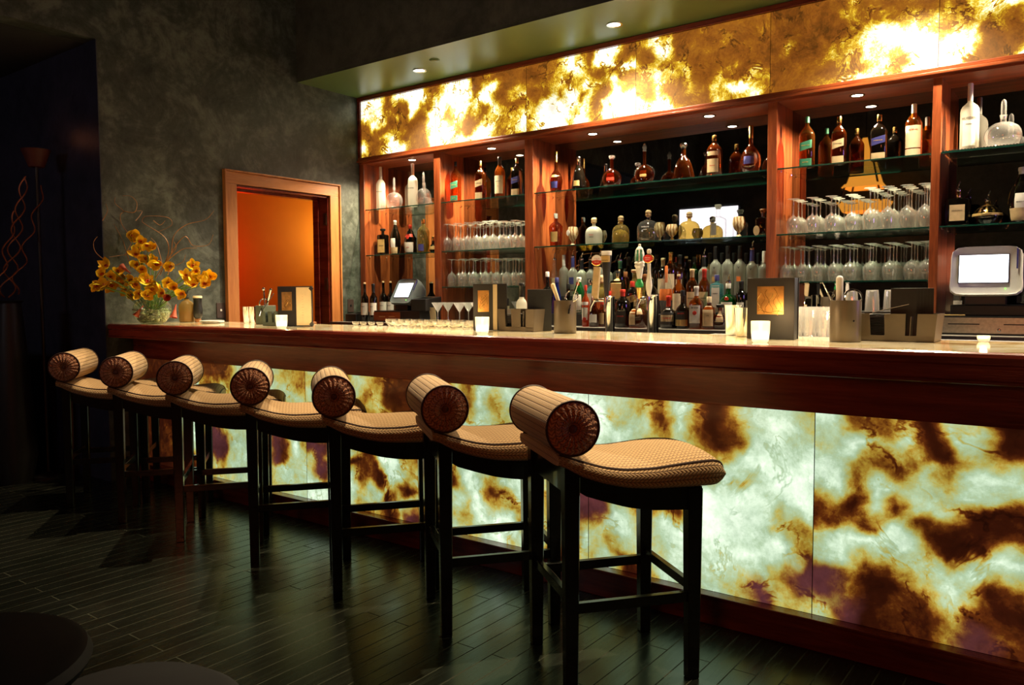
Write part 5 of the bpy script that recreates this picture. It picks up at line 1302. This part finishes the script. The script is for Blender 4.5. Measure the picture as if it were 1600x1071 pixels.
# menu near the doorway: cover turned away, cream page towards us
X = at(463, 480, 3.08).x
t = thing('drinks_menu', 'open black menu with gold foil window and cream page near the doorway', 'menu', (X, 3.08, ZC+.001), 0)
def board(t, name, p0, p1, h_, th, m, z0=0, off=0, parent=None):
    p0, p1 = Vector(p0), Vector(p1); d = p1-p0; a = math.atan2(d.y, d.x); c = (p0+p1)/2
    M = Matrix.Translation((c.x, c.y, z0+h_/2)) @ Matrix.Rotation(a, 4, 'Z') @ Matrix.Translation((0, off, 0))
    bm = B(); boxm(bm, (d.length, th, h_), M, min(th*.3, .001)); return obj(name, bm, m, parent or t), M
def stand_menu(t, pL, pR, h_, page_side='right', wpos=.5):
    """pL-0-pR: two boards meeting at the spine (origin); left carries the window"""
    a, M = board(t, 'front_cover', pL, (0, 0), h_, .005, blklab)
    d = Vector(pL).length
    bm = B(); boxm(bm, (d*.55, .003, h_*.46), M @ Matrix.Translation((0, -.0035, h_*.13)), .001); wn = obj('foil_window', bm, goldfoil, a)
    bm = B()
    for k in range(5):
        tube(bm, [M @ Vector((d*(.06*(k-2))+.010*sin(s*1.1+k)*(1 if k % 2 else -1), -.0052, h_*(.13-.17+.05*k*.5)+s*.009)) for s in range(7)], .0010, 5)
    obj('scroll_relief', bm, gold, wn, True)
    c, M2 = board(t, 'back_cover', (0, 0), pR, h_, .005, blklab)
    return a, c, M, M2
a, c, M1_, M2_ = stand_menu(t, (-.118, -.045), (.105, .040), .245)
d2 = Vector((.105, .040)).length
bm = B(); boxm(bm, (d2*.90, .002, .232), M2_ @ Matrix.Translation((-.002, -.0042, 0))); pg = obj('page', bm, cream, c)
bm = B()
for k in range(10): boxm(bm, (.006+.004*(k % 3), .0006, .0022), M2_ @ Matrix.Translation((-.01, -.0056, .075-.016*k)))
obj('print_lines', bm, tanl, pg)
for sz in (-.108, .108):
    bm = B(); boxm(bm, (.024, .0012, .024), M2_ @ Matrix.Translation((d2*.45, -.0060, sz)) @ Matrix.Rotation(pi/4, 4, 'Y')); obj('corner_mount', bm, blklab, pg)
bm = B(); boxm(bm, (.10, .006, .215), Matrix.Translation((X-.12, 3.17, ZC+.108)) @ Matrix.Rotation(RAD(20), 4, 'Z'), .001); tag(obj('closed_menu', bm, blklab), 'closed black menu standing behind the open menu near the doorway', 'menu')
# middle menu
X = at(771, 480, 3.25).x
t = thing('drinks_menu', 'black menu with narrow gold window and lit cream edge, middle of the bar', 'menu', (X, 3.25, ZC+.001), 0)
a, c, M1_, M2_ = stand_menu(t, (-.075, -.075), (.098, -.012), .243)
bm = B(); boxm(bm, (.030, .002, .236), M2_ @ Matrix.Translation((-.033, -.0042, 0))); obj('page', bm, cream, c)
# big menu
X = at(1204, 480, 3.16).x
t = thing('drinks_menu', 'large black menu facing out with a square gold foil window', 'menu', (X, 3.16, ZC+.001), RAD(6))
bm = B(); box(bm, -.092, .092, -.003, .003, 0, .245, .001); a = obj('front_cover', bm, blklab, t)
bm = B(); box(bm, -.052, .052, -.006, -.003, .100, .212, .001); wn = obj('foil_window', bm, goldfoil, a)
bm = B()
for k in range(6): tube(bm, [(-.045+.016*k+.008*sin(s*1.2+k*2), -.0065, .108+.012*s+.003*k*(-1)**k) for s in range(8)], .0011, 5)
tube(bm, [(-.05+.01*s, -.0065, .11+.004*sin(s)) for s in range(11)], .0012, 5)
obj('scroll_relief', bm, gold, wn, True)
bm = B(); boxm(bm, (.19, .006, .245), Matrix.Translation((0.0, .07, .1225)) @ Matrix.Rotation(RAD(-2), 4, 'Z')); box(bm, .085, .092, .0, .07, 0, .245); obj('back_cover', bm, blklab, t)

def caddy(loc, rz, w_, d_, h_, m, label):
    t = thing('napkin_caddy', label, 'napkin caddy', loc, rz)
    bm = B()
    fl = .012
    def wall(pts): bm.faces.new([bm.verts.new(p) for p in pts])
    # front wall with two open slots: three tongues
    segs = [(-.5, -.30), (-.12, .14), (.28, .5)]
    for s0, s1 in segs:
        z0, z1 = .02, h_
        x0, x1 = s0*w_, s1*w_
        box(bm, x0, x1, -d_/2-.0015, -d_/2+.0015, z0-.004, z1)
    box(bm, -w_/2, w_/2, -d_/2-.0015, -d_/2+.0015, 0, .022)
    box(bm, -w_/2, w_/2, d_/2-.0015, d_/2+.0015, 0, h_)
    for sx in (-1, 1): box(bm, sx*w_/2-.0015, sx*w_/2+.0015, -d_/2, d_/2, 0, h_)
    box(bm, w_*.20-.001, w_*.20+.001, -d_/2, d_/2, 0, h_*.9)
    box(bm, -w_/2, w_/2, -d_/2, d_/2, 0, .003)
    for v in bm.verts:
        k = v.co.z/h_; v.co.x *= 1+.07*k; v.co.y *= 1+.07*k
    obj('tray', bm, m, t)
    return t
X = at(819, 500, 3.30).x
cd1 = caddy((X, 3.30, ZC+.001), 0, .215, .14, .112, bronze, 'bronze napkin caddy in the middle of the bar beside black menus')
def napkins(loc, w_, d_, n_, label, m=blk, curl=True):
    t = thing('napkin_stack', label, 'napkins', loc)
    for k in range(n_):
        bm = B(); vs = boxm(bm, (w_, d_, .0022), Matrix.Translation((random.uniform(-.004, .004), random.uniform(-.003, .003), .006+k*.0065)) @ Matrix.Rotation(random.uniform(-.06, .06), 4, 'Z') @ Matrix.Rotation(random.uniform(-.03, .03), 4, 'Y'))
        obj('napkin', bm, m, t)
napkins((X-.045, 3.30, ZC+.004), .115, .11, 13, 'black paper napkins in the middle bronze caddy')
X2 = at(1404, 500, 3.33).x
cd2 = caddy((X2, 3.33, ZC+.001), 0, .268, .155, .104, bronze, 'largest bronze napkin caddy near the right terminal with black menus in it')
napkins((X2-.055, 3.33, ZC+.004), .145, .125, 15, 'black paper napkins heaped in the large right caddy', blk)
bm = B(); boxm(bm, (.13, .10, .0012), Matrix.Translation((X2-.03, 3.33, ZC+.123)) @ Matrix.Rotation(RAD(-14), 4, 'Y') @ Matrix.Rotation(.2, 4, 'Z')); tag(obj('white_napkin', bm, whitep), 'single white napkin slipping out on top of the right caddy', 'napkin')
# black menu booklets in and beside the caddies
def booklets(cx, cy, z, n_, w_, h_, dx, labelf, rz=0):
    for k in range(n_):
        bm = B(); box(bm, -w_/2, w_/2, -.003, .003, 0, h_, .001)
        o = obj('menu_booklet', bm, blkl); o.location = (cx+dx[0]*k, cy+dx[1]*k, z); o.rotation_euler = (0, 0, rz+random.uniform(-.03, .03))
        tag(o, labelf, 'menu', 'upright black booklets '+('at the right caddy' if cx > -1.2 else 'beside the middle caddy'))
X = at(852, 480, 3.36).x
booklets(X+.005, 3.30, ZC+.001, 7, .125, .212, (-.008, .012), 'black menu booklet standing in the bundle between the middle caddy and the left cylinder', RAD(50))
X = at(1428, 480, 3.33).x
booklets(X-.03, 3.30, ZC+.006, 6, .090, .195, (.010, .008), 'black menu booklet standing in the right hand caddy', RAD(12))
for k, u in enumerate((1404, 1408)):
    p = at(u, 480, 3.30); bm = B(); tube(bm, [(p.x, 3.30, ZC+.01), (p.x+.003, 3.30, ZC+.185)], .003, 8); tag(obj('straw', bm, tanl), ('left' if k == 0 else 'right')+' one of two pale straws beside the booklets in the right caddy', 'straw')
# bronze cylinders with tools
def cyl(u, wp, vt, Y, label, m=bronze):
    X = at(u, 500, Y).x; R = wp/2/pxm(X, Y); H = at(u, vt, Y).z-ZC
    t = thing('tool_canister', label, 'canister', (X, Y, ZC+.001))
    bm = B(); lathe(bm, [(0, 0), (R*.97, 0), (R, .004), (R, H-.003), (R*.985, H), (R*.95, H-.003), (R*.94, .01), (0, .008)], 32, cap=False); obj('body', bm, m, t, True)
    return X, Y, R, H
def rod(name, label, cat, p0, p1, r0, r1, m, knob=0, n=12):
    bm = B(); tube(bm, [p0, Vector(p0).lerp(Vector(p1), .5), p1], [r0, (r0+r1)/2, r1], n)
    if knob: bmesh.ops.create_uvsphere(bm, u_segments=12, v_segments=8, radius=knob, matrix=Matrix.Translation(p1))
    return tag(obj(name, bm, m, None, True), label, cat)
def strainer(loc, tilt, label):
    t = thing('cocktail_strainer', label, 'strainer', loc); t.rotation_euler = (tilt, 0, .3)
    pts = [(.032*cos(2*pi*k/24), .032*sin(2*pi*k/24), 0) for k in range(24)]
    bm = B(); tube(bm, pts, .0028, 6, True); obj('spring', bm, steel, t, True)
    bm = B(); tube(bm, [(.029*cos(k*.35)*(1-.0*k), .029*sin(k*.35), .003*sin(k*3)) for k in range(18)], .0024, 6); tube(bm, [(0, -.03, 0), (0, -.10, .006)], .005, 8); obj('handle', bm, steel, t, True)
Xc, Yc_, Rc, Hc = cyl(883, 35, 470, 3.20, 'left bronze canister holding a muddler and strainer')
rod('wooden_muddler', 'pale wooden muddler leaning left out of the left canister', 'muddler', (Xc, Yc_, ZC+.06), (at(864, 446, Yc_).x, Yc_, at(864, 446, Yc_).z), .006, .0105, cream, .0105)
strainer((at(893, 463, Yc_).x, Yc_, ZC+Hc+.022), RAD(62), 'spring strainer resting in the mouth of the left canister')
p = at(905, 437, Yc_); rod('bar_spoon', 'twisted bar spoon rising to the right from the left canister', 'bar spoon', (Xc, Yc_, ZC+.05), (p.x, Yc_, p.z), .002, .0025, steel, .005)
Xc, Yc_, Rc, Hc = cyl(1321, 46, 470, 3.16, 'right bronze canister holding a thick white muddler')
p = at(1312, 436, Yc_); rod('white_muddler', 'thick white muddler standing in the right canister', 'muddler', (p.x+.002, Yc_, ZC+.04), (p.x, Yc_, p.z), .0125, .0135, whitep, .0130)
p = at(1285, 441, Yc_-.02); rod('bar_spoon', 'twisted bar spoon leaning left out of the right canister', 'bar spoon', (Xc-.005, Yc_, ZC+.06), (p.x, Yc_-.02, p.z), .003, .002, steel, 0)
strainer((at(1333, 466, Yc_).x, Yc_, ZC+Hc+.012), RAD(70), 'spring strainer resting in the mouth of the right canister')
# shaker tins
def tin(u, v, Y, H, R, label, group):
    X = at(u, v, Y).x; t = thing('shaker_tin', label, 'shaker tin', (X, Y, ZC-.0), 0, group)
    bm = B(); lathe(bm, [(0, .003), (R*.68, 0), (R*.72, .004), (R, H-.002), (R*1.02, H), (R*.97, H-.002), (R*.68, .01), (0, .008)], 28, cap=False); obj('cup', bm, steel, t, True)
tin(385, 495, 3.32, .115, .025, 'left polished shaker tin beside the green caddy near the doorway', 'shaker tins near the doorway')
tin(394, 495, 3.36, .115, .024, 'right polished shaker tin beside the green caddy near the doorway', 'shaker tins near the doorway')
tin(1145, 500, 3.40, .135, .041, 'left polished shaker tin left of the big menu', 'shaker tins left of the big menu')
tin(1160, 500, 3.31, .125, .036, 'right polished shaker tin touching the big menu', 'shaker tins left of the big menu')
# green caddy near the doorway with tools
grm = simple('green_grey_plastic', (.10, .13, .10), .4, 0, .1)
X = at(415, 490, 3.25).x
gc = thing('tool_box', 'green-grey upright tool box left of the menu near the doorway', 'canister', (X, 3.25, ZC+.001))
bm = B(); box(bm, -.042, .045, -.05, .05, 0, .125, .003); obj('box_body', bm, grm, gc)
X3 = at(432, 495, 3.12).x
caddy((X3, 3.12, ZC+.001), RAD(10), .12, .11, .09, grm, 'green-grey napkin caddy left of the menu near the doorway')
napkins((X3, 3.12, ZC+.004), .09, .09, 12, 'dark napkins in the green-grey caddy', blk)
p = at(412, 452, 3.25); rod('jigger_spoon', 'steel tool with ball top leaning in the green-grey tool box', 'bar tool', (X, 3.25, ZC+.08), (p.x, 3.25, p.z), .004, .005, steel, .011)
p = at(423, 453, 3.25); rod('steel_muddler', 'steel muddler leaning right in the green-grey tool box', 'muddler', (X-.005, 3.25, ZC+.08), (p.x, 3.25, p.z), .006, .009, steel, .009)
p = at(429, 459, 3.2); rod('black_straw', 'thin black stick right of the steel muddler', 'stick', (X+.02, 3.2, ZC+.08), (p.x-.01, 3.2, p.z), .003, .003, blk, 0)
strainer((X+.02, 3.22, ZC+.145), RAD(65), 'spring strainer resting on the green-grey tool box')
bm = B(); box(bm, -4.66, -4.36, 3.47, 3.50, 0.0, 1.10); box(bm, -4.68, -4.34, 3.46, 3.56, 1.10, 1.132, .003); tag(obj('service_gate', bm, doorwx), 'low wooden gate with a ledge top in front of the doorway', 'gate')

# ---- left end: plates, jug, dark glass, flowers
Xp, Yp_ = at(331, 500, 3.22).x, 3.22
for k in range(3):
    bm = B(); lathe(bm, [(0, 0), (.05, 0), (.085, .006), (.084, .008), (.05, .003), (0, .003)], 28, cap=False, c=(0, 0, 0)); o = obj('side_plate', bm, whitep, None, True); o.location = (Xp, Yp_, ZC+.001+k*.0045); tag(o, ['bottom', 'middle', 'top'][k]+' plate of the small white stack left of the doorway', 'plate', 'stacked white plates')
Xj = -5.40; Yj = atX(292, 485, Xj).y
jg = thing('juice_carafe', 'cloudy juice carafe with a black pourer right of the flower vase', 'carafe', (Xj, Yj, ZC+.001))
bm = B(); lathe(bm, [(0, .003), (.048, 0), (.054, .01), (.056, .10), (.054, .125), (.035, .150), (.018, .160), (.016, .175)], 28); obj('glass_body', bm, G_juice, jg, True)
bm = B(); lathe(bm, [(0, .006), (.052, .008), (.0535, .075), (0, .076)], 28, cap=False); obj('juice', bm, simple('orange_juice', (.55, .33, .06), .4), jg, True)
bm = B(); lathe(bm, [(.018, .172), (.018, .182), (.010, .188), (.008, .21), (.012, .215), (.014, .235), (0, .24)], 14); tube(bm, [(0, 0, .225), (.012, -.01, .235), (.03, -.02, .23)], .004, 8); obj('pourer', bm, blk, jg, True)
Xg = -5.32; Yg = atX(309, 485, Xg).y
dg_ = thing('dark_beer_handle', 'black tulip-shaped bar ornament with cream top beside the juice carafe', 'ornament', (Xg, Yg, ZC+.001))
bm = B(); lathe(bm, [(.020, .0), (.022, .004), (.022, .022), (.018, .026)], 20); obj('wooden_foot', bm, walnut, dg_, True)
bm = B(); lathe(bm, [(.018, .026), (.030, .040), (.034, .070), (.033, .105), (.028, .135), (.030, .165), (.032, .176)], 24); obj('body', bm, blk, dg_, True)
bm = B(); lathe(bm, [(.032, .176), (.033, .188), (.030, .192), (0, .193)], 24); obj('cream_top', bm, cream, dg_, True)

# vase of orchids
XV = -5.30; YV = atX(238, 490, XV).y
random.seed(11)
vs_ = thing('glass_vase', 'round glass vase with pale pebbles at the left end of the bar', 'vase', (XV, YV, ZC+.001))
RV = .125
bm = B(); lathe(bm, [(0, .004), (.065, 0), (.085, .012), (.115, .05), (RV, .095), (.122, .125), (.105, .150), (.096, .158), (.100, .166)], 36, cap=False); obj('glass_body', bm, G_vase, vs_, True)
peb = simple('pale_green_pebbles', (.42, .48, .34), .5, 0, .3, 25)
bm = B()
for k in range(170):
    z = .014+.085*random.random(); rr_ = (.075+.045*(z/.1))*math.sqrt(random.random()); a = random.random()*6.28
    bmesh.ops.create_icosphere(bm, subdivisions=1, radius=random.uniform(.010, .017), matrix=Matrix.Translation((rr_*cos(a), rr_*sin(a), z)) @ Matrix.Diagonal((1.2, 1, .7, 1)))
o = obj('pebbles', bm, peb, vs_, True); o['kind'] = 'stuff'
petm, nt, b = nmat('orchid_yellow_petal')
tc = N(nt, 'ShaderNodeTexCoord'); no = N(nt, 'ShaderNodeTexNoise', i_Scale=18.0); L(nt, tc.outputs['Object'], no.inputs[0]); r = ramp(nt, [(.35, (.90, .46, .01)), (.6, (1.0, .76, .04))]); L(nt, no.outputs[0], r.inputs[0]); L(nt, r.outputs[0], b.inputs['Base Color']); b.inputs['Roughness'].default_value = .5; b.inputs['Subsurface Weight'].default_value = .1
lipm = simple('orchid_red_lip', (.55, .09, .03), .5, 0, .3)
stemg = simple('green_stem', (.10, .22, .03), .5)
def petal(bm, M, L_, W_, cup):
    n = 6; rows = []
    for i in range(n+1):
        t_ = i/n; w_ = W_*sin(pi*min(1, t_*.92+.08))**.7*(1 if t_ < 1 else .05); z = cup*t_*t_-.15*cup*sin(pi*t_)
        rows.append([bm.verts.new(M @ Vector((x*w_/2, L_*t_, z+abs(x)*cup*.35*w_/W_))) for x in (-1, -.5, 0, .5, 1)])
    for a, b_ in zip(rows, rows[1:]):
        for k in range(4): bm.faces.new((a[k], a[k+1], b_[k+1], b_[k]))
def orchid(loc, dirv, s, label, calla=False):
    q = Vector(dirv).to_track_quat('Z', 'Y').to_matrix().to_4x4()
    t = thing('orchid_bloom' if not calla else 'calla_bloom', label, 'flower', loc, 0, 'orchid blooms in the glass vase' if not calla else 'calla lilies drooping over the vase')
    if calla:
        bm = B(); lathe(bm, [(.003, -.05*s*20), (.006, -.02*s*20), (.014, .02*s*20), (.024, .05*s*20)], 16, cap=False, M=q); obj('trumpet', bm, lipm, t, True); return t
    bm = B()
    for k in range(5):
        a = 2*pi*k/5+random.uniform(-.15, .15)
        petal(bm, q @ Matrix.Rotation(a, 4, 'Z') @ Matrix.Rotation(RAD(random.uniform(8, 42)), 4, 'X'), s*random.uniform(.85, 1.1), s*random.uniform(.62, .95), s*.5)
    obj('petals', bm, petm, t, True)
    bm = B()
    lathe(bm, [(s*.05, 0), (s*.16, s*.12), (s*.22, s*.30), (s*.17, s*.32), (s*.10, s*.14)], 10, cap=False, sx=1, sy=.8, M=q); obj('lip', bm, lipm, t, True)
    return t
# blooms: photo columns/rows on the plane of the vase
fl = [(203, 367, 0), (212, 371, .06), (219, 379, 0), (229, 382, -.05), (238, 388, .03), (215, 391, .02), (213, 399, -.04), (230, 404, 0), (241, 407, .05), (213, 414, 0), (221, 420, -.05), (246, 412, .0),
      (168, 417, .0), (160, 430, -.03), (172, 434, .03), (150, 446, .0), (161, 447, .05), (183, 424, .0), (175, 445, -.04), (192, 443, .05), (205, 437, -.06), (198, 452, -.08), (212, 445, -.09), (222, 435, -.06),
      (232, 441, -.1), (238, 452, -.08), (246, 446, -.05), (205, 462, -.08), (219, 459, -.1), (229, 462, -.11), (268, 417, .04), (262, 441, .0), (272, 450, -.04), (284, 460, -.02), (291, 432, .04), (299, 441, 0),
      (307, 423, .05), (301, 416, .06), (311, 433, 0), (303, 447, -.03), (322, 437, .02), (319, 445, -.03), (326, 433, .05), (254, 458, -.08), (190, 432, .02)]
camloc = Vector((0, 0, CAM_H))
tips = []
reg = lambda u, v: ('upper spike' if v < 425 and u < 255 and u > 195 else 'left spray' if u < 195 else 'right spray' if u > 275 else 'centre')
for i, (u, v, dy) in enumerate(fl):
    Y = YV+dy; p = at(u, v, Y)
    if p.x < XW+.05:
        p = atX(u, v, XW+.06)
    d = (camloc-p).normalized()+Vector((random.uniform(-.6, .6), random.uniform(-.5, .2), random.uniform(-.5, .5)))
    orchid(p, d, random.uniform(.052, .066), 'orange-yellow orchid bloom in the '+reg(u, v)+' of the arrangement')['group'] = 'orchid blooms, '+reg(u, v)
    tips.append(p)
for (u, v, dv) in ((262, 463, (.7, -.5, -.2)), (273, 486, (.1, -.3, -1)), (197, 422, (-.7, -.3, .5)), (218, 504-18, (-.3, -.6, -1))):
    p = at(u, v, YV-.10); orchid(p, dv, .045, ['red calla lily drooping right over the vase rim', 'small red calla hanging low on the right of the vase', 'dark red calla pointing left above the left spray', 'red calla hanging low against the left of the vase'][[262, 273, 197, 218].index(u)], True)
bm = B(); base = Vector((XV, YV, ZC+.05))
for p in tips:
    m_ = base.lerp(p, .5)+Vector((0, 0, .05)); tube(bm, [base+Vector((random.uniform(-.04, .04), random.uniform(-.04, .04), 0)), m_, p], .003, 5)
for k in range(26):
    a = random.uniform(0, 6.28); l = random.uniform(.10, .22)
    tube(bm, [base+Vector((.02*cos(a), .02*sin(a), .08)), base+Vector((.06*cos(a), .06*sin(a), .24)), base+Vector((l*.8*cos(a), l*.8*sin(a), .24)), base+Vector((l*cos(a), l*sin(a), .10+.06*random.random()))], [.002, .0022, .0018, .0008], 4)
for v in bm.verts:
    if v.co.x < XW+.02: v.co.x = XW+.02
    v.co -= Vector((XV, YV, ZC+.001))
obj('stems_and_grass', bm, stemg, vs_, True)
# curly willow twigs
tw = simple('curly_willow_bark', (.34, .15, .05), .5, 0, .3)
wt = thing('curly_willow_twigs', 'thin curly willow twigs spreading above the orchids', 'twigs', (XV, YV, ZC+.12))
paths = [[(240, 440), (262, 400), (258, 372), (226, 350), (222, 345), (229, 338), (262, 340), (268, 352), (248, 362)], [(258, 425), (268, 395), (285, 372), (293, 372), (302, 384), (325, 383), (333, 367)], [(250, 430), (262, 405), (275, 388), (272, 378)],
         [(258, 410), (285, 390), (308, 388)], [(268, 395), (272, 368), (292, 351), (320, 344), (334, 330)], [(200, 365), (190, 350), (188, 336), (193, 330), (180, 318), (180, 308)], [(193, 330), (210, 332), (214, 318), (205, 307), (192, 306)],
         [(212, 345), (218, 338), (222, 330), (213, 330)], [(205, 420), (195, 385), (190, 372), (178, 350)], [(236, 420), (222, 400), (200, 398), (170, 402)], [(168, 410), (150, 395), (146, 380), (152, 370)], [(160, 345), (168, 330), (165, 318)], [(240, 345), (250, 352), (258, 345)], [(255, 420), (246, 385), (236, 372)],
         [(262, 430), (268, 418), (285, 410), (290, 398)], [(195, 400), (205, 380), (206, 372)]]
for pth in paths:
    P_ = []
    for i, (u, v) in enumerate(pth):
        Y = YV+.03*sin(i*1.7+pth[0][0]); p = at(u, v, Y)
        if p.x < XW+.02: p = atX(u, v, XW+.025)
        P_.append(p-wt.location)
    # smooth
    Q = []
    for i in range(len(P_)-1):
        p0, p1, p2, p3 = P_[max(0, i-1)], P_[i], P_[i+1], P_[min(len(P_)-1, i+2)]
        for k in range(5):
            s = k/5; Q.append(.5*((2*p1)+(p2-p0)*s+(2*p0-5*p1+4*p2-p3)*s*s+(3*p1-p0-3*p2+p3)*s**3))
    Q.append(P_[-1])
    bm = B(); tube(bm, Q, [.0035*(1-.65*i/len(Q)) for i in range(len(Q))], 5); obj('twig', bm, tw, wt, True)

# ================================================================= LOUNGE AT THE LEFT
YLm = 2.35
def lpnt(u, v, X=-6.15): return atX(u, v, X)
p0 = lpnt(57, 262)
fl_ = thing('torchiere_lamp', 'floor lamp with dim terracotta bowl shade in the dark lounge', 'floor lamp', (p0.x, p0.y, 0))
k_ = 1/pxm(p0.x, p0.y)
bm = B(); lathe(bm, [(.02, 0), (11*k_, .003), (15*k_, 12*k_), (21*k_, 27*k_), (20*k_, 27*k_), (13*k_, 10*k_), (.0, .01)], 28, cap=False, c=(0, 0, p0.z)); obj('lamp_shade', bm, terracotta, fl_, True)
bm = B(); lathe(bm, [(.15, 0), (.15, .02), (.02, .04), (.012, .06), (.012, p0.z)], 20); obj('pole', bm, cab, fl_, True)
point('torchiere_glow_light', (p0.x, p0.y, p0.z+.25), 0.12, (1, .3, .12), .05)
cr = thing('curly_copper_branches', 'spiralling copper branches in a floor vase in the dark lounge', 'decorative branches', (lpnt(15, 470).x, lpnt(15, 470).y, 0))
def spiral(u0, v0, u1, v1, turns, amp, ph):
    bm = B(); P_ = []
    for i in range(90):
        s = i/89; c = lpnt(u0+(u1-u0)*s, v0+(v1-v0)*s); a = ph+turns*2*pi*s; am = amp*k_*(1-.55*s)
        P_.append(c+Vector((am*cos(a)*.6, am*sin(a), 0))-cr.location)
    tube(bm, P_, .005, 6); obj('branch', bm, copperw, cr, True)
cr.location.x += .0
spiral(10, 465, 39, 276, 3.0, 11, 0); spiral(10, 465, 39, 276, 3.0, 11, pi); spiral(20, 460, 68, 290, 3.5, 8, 1); spiral(-8, 465, 25, 330, 2.5, 8, 2)
bm = B(); vz = lpnt(12, 470).z; lathe(bm, [(0, 0), (.10, 0), (.14, .2), (.10, vz*.7), (.07, vz-.02), (.09, vz)], 20, cap=False); obj('floor_vase', bm, cab, cr, True)
spot('copper_accent_light', (-6.0, 1.5, 2.9), (-6.15, cr.location.y+.05, 1.6), 1.6, (1, .42, .2), 50)
sf = thing('booth_sofa', 'dark upholstered booth seat in the shadowy lounge', 'sofa', (-7.2, 1.95, 0))
bm = B(); box(bm, -.9, .9, -.35, .40, .10, .45, .04); obj('seat', bm, sofam, sf, True)
bm = B(); box(bm, -.9, .9, .28, .45, .45, 1.0, .05); obj('backrest', bm, sofam, sf, True)
for sx in (-.8, .8):
    for sy in (-.28, .36):
        bm = B(); box(bm, sx-.03, sx+.03, sy-.03, sy+.03, 0, .10); obj('leg', bm, cab, sf)
# black cocktail table and tub chair cut by the lower left corner
tb = thing('cocktail_table', 'round black cocktail table cut by the lower left corner of the photo', 'table', (-1.47, .42, 0))
bm = B(); lathe(bm, [(0, .680), (.205, .680), (.224, .688), (.232, .703), (.224, .718), (.21, .722), (0, .722)], 64, cap=False); obj('table_top', bm, tabm, tb, True)
bm = B(); lathe(bm, [(.16, 0), (.16, .012), (.03, .03), (.025, .6), (.08, .68)], 24); obj('pedestal', bm, tabm, tb, True)
ch = thing('round_ottoman', 'low round dark ottoman peeping in at the bottom edge left of centre', 'ottoman', (-1.62, .80, 0))
bm = B(); lathe(bm, [(.20, .03), (.24, .06), (.25, .30), (.24, .42), (.20, .448), (0, .455)], 40); obj('cushion', bm, sofam, ch, True)
for a in range(4):
    bm = B(); lathe(bm, [(.02, 0), (.02, .04)], 10, c=(.15*cos(a*pi/2+.7), .15*sin(a*pi/2+.7), 0)); obj('foot', bm, cab, ch, True)

# ================================================================= WHAT THE MIRRORS SEE
tv = thing('wall_television', 'glowing television on the rear wall, seen only as a bright patch in the mirror', 'television', (-5.42, -1.99, 2.52))
bm = B(); box(bm, -.56, .56, 0, .05, -.30, .30, .006); obj('housing', bm, blk, tv)
bm = B(); box(bm, -.52, .52, .05, .053, -.26, .26); obj('screen', bm, emit('tv_picture', (1.0, .93, 1.0), 4.5), tv)
pd = thing('pendant_lantern', 'tall tapered amber pendant lantern reflected in the fourth bay mirror', 'pendant lamp', (-2.72, -1.0, 2.45))
am = emit('amber_lantern_parchment', (1.0, .38, .04), 1.9)
bm = B(); lathe(bm, [(.30, .0), (.36, .10), (.38, .14)], 6, cap=False); obj('bowl', bm, am, pd)
bm = B(); lathe(bm, [(.36, .33), (.27, .42), (.20, .62), (.06, 1.02)], 4, cap=False); obj('shade', bm, am, pd)
for a in range(4):
    bm = B(); tube(bm, [(.38*cos(a*pi/2+pi/4), .38*sin(a*pi/2+pi/4), .12), (.28*cos(a*pi/2+pi/4), .28*sin(a*pi/2+pi/4), .42), (.06*cos(a*pi/2+pi/4), .06*sin(a*pi/2+pi/4), 1.03)], .015, 6); obj('rib', bm, blk, pd)
bm = B(); tube(bm, [(0, 0, 1.0), (0, 0, 1.85)], .008, 8); obj('cord', bm, blk, pd)
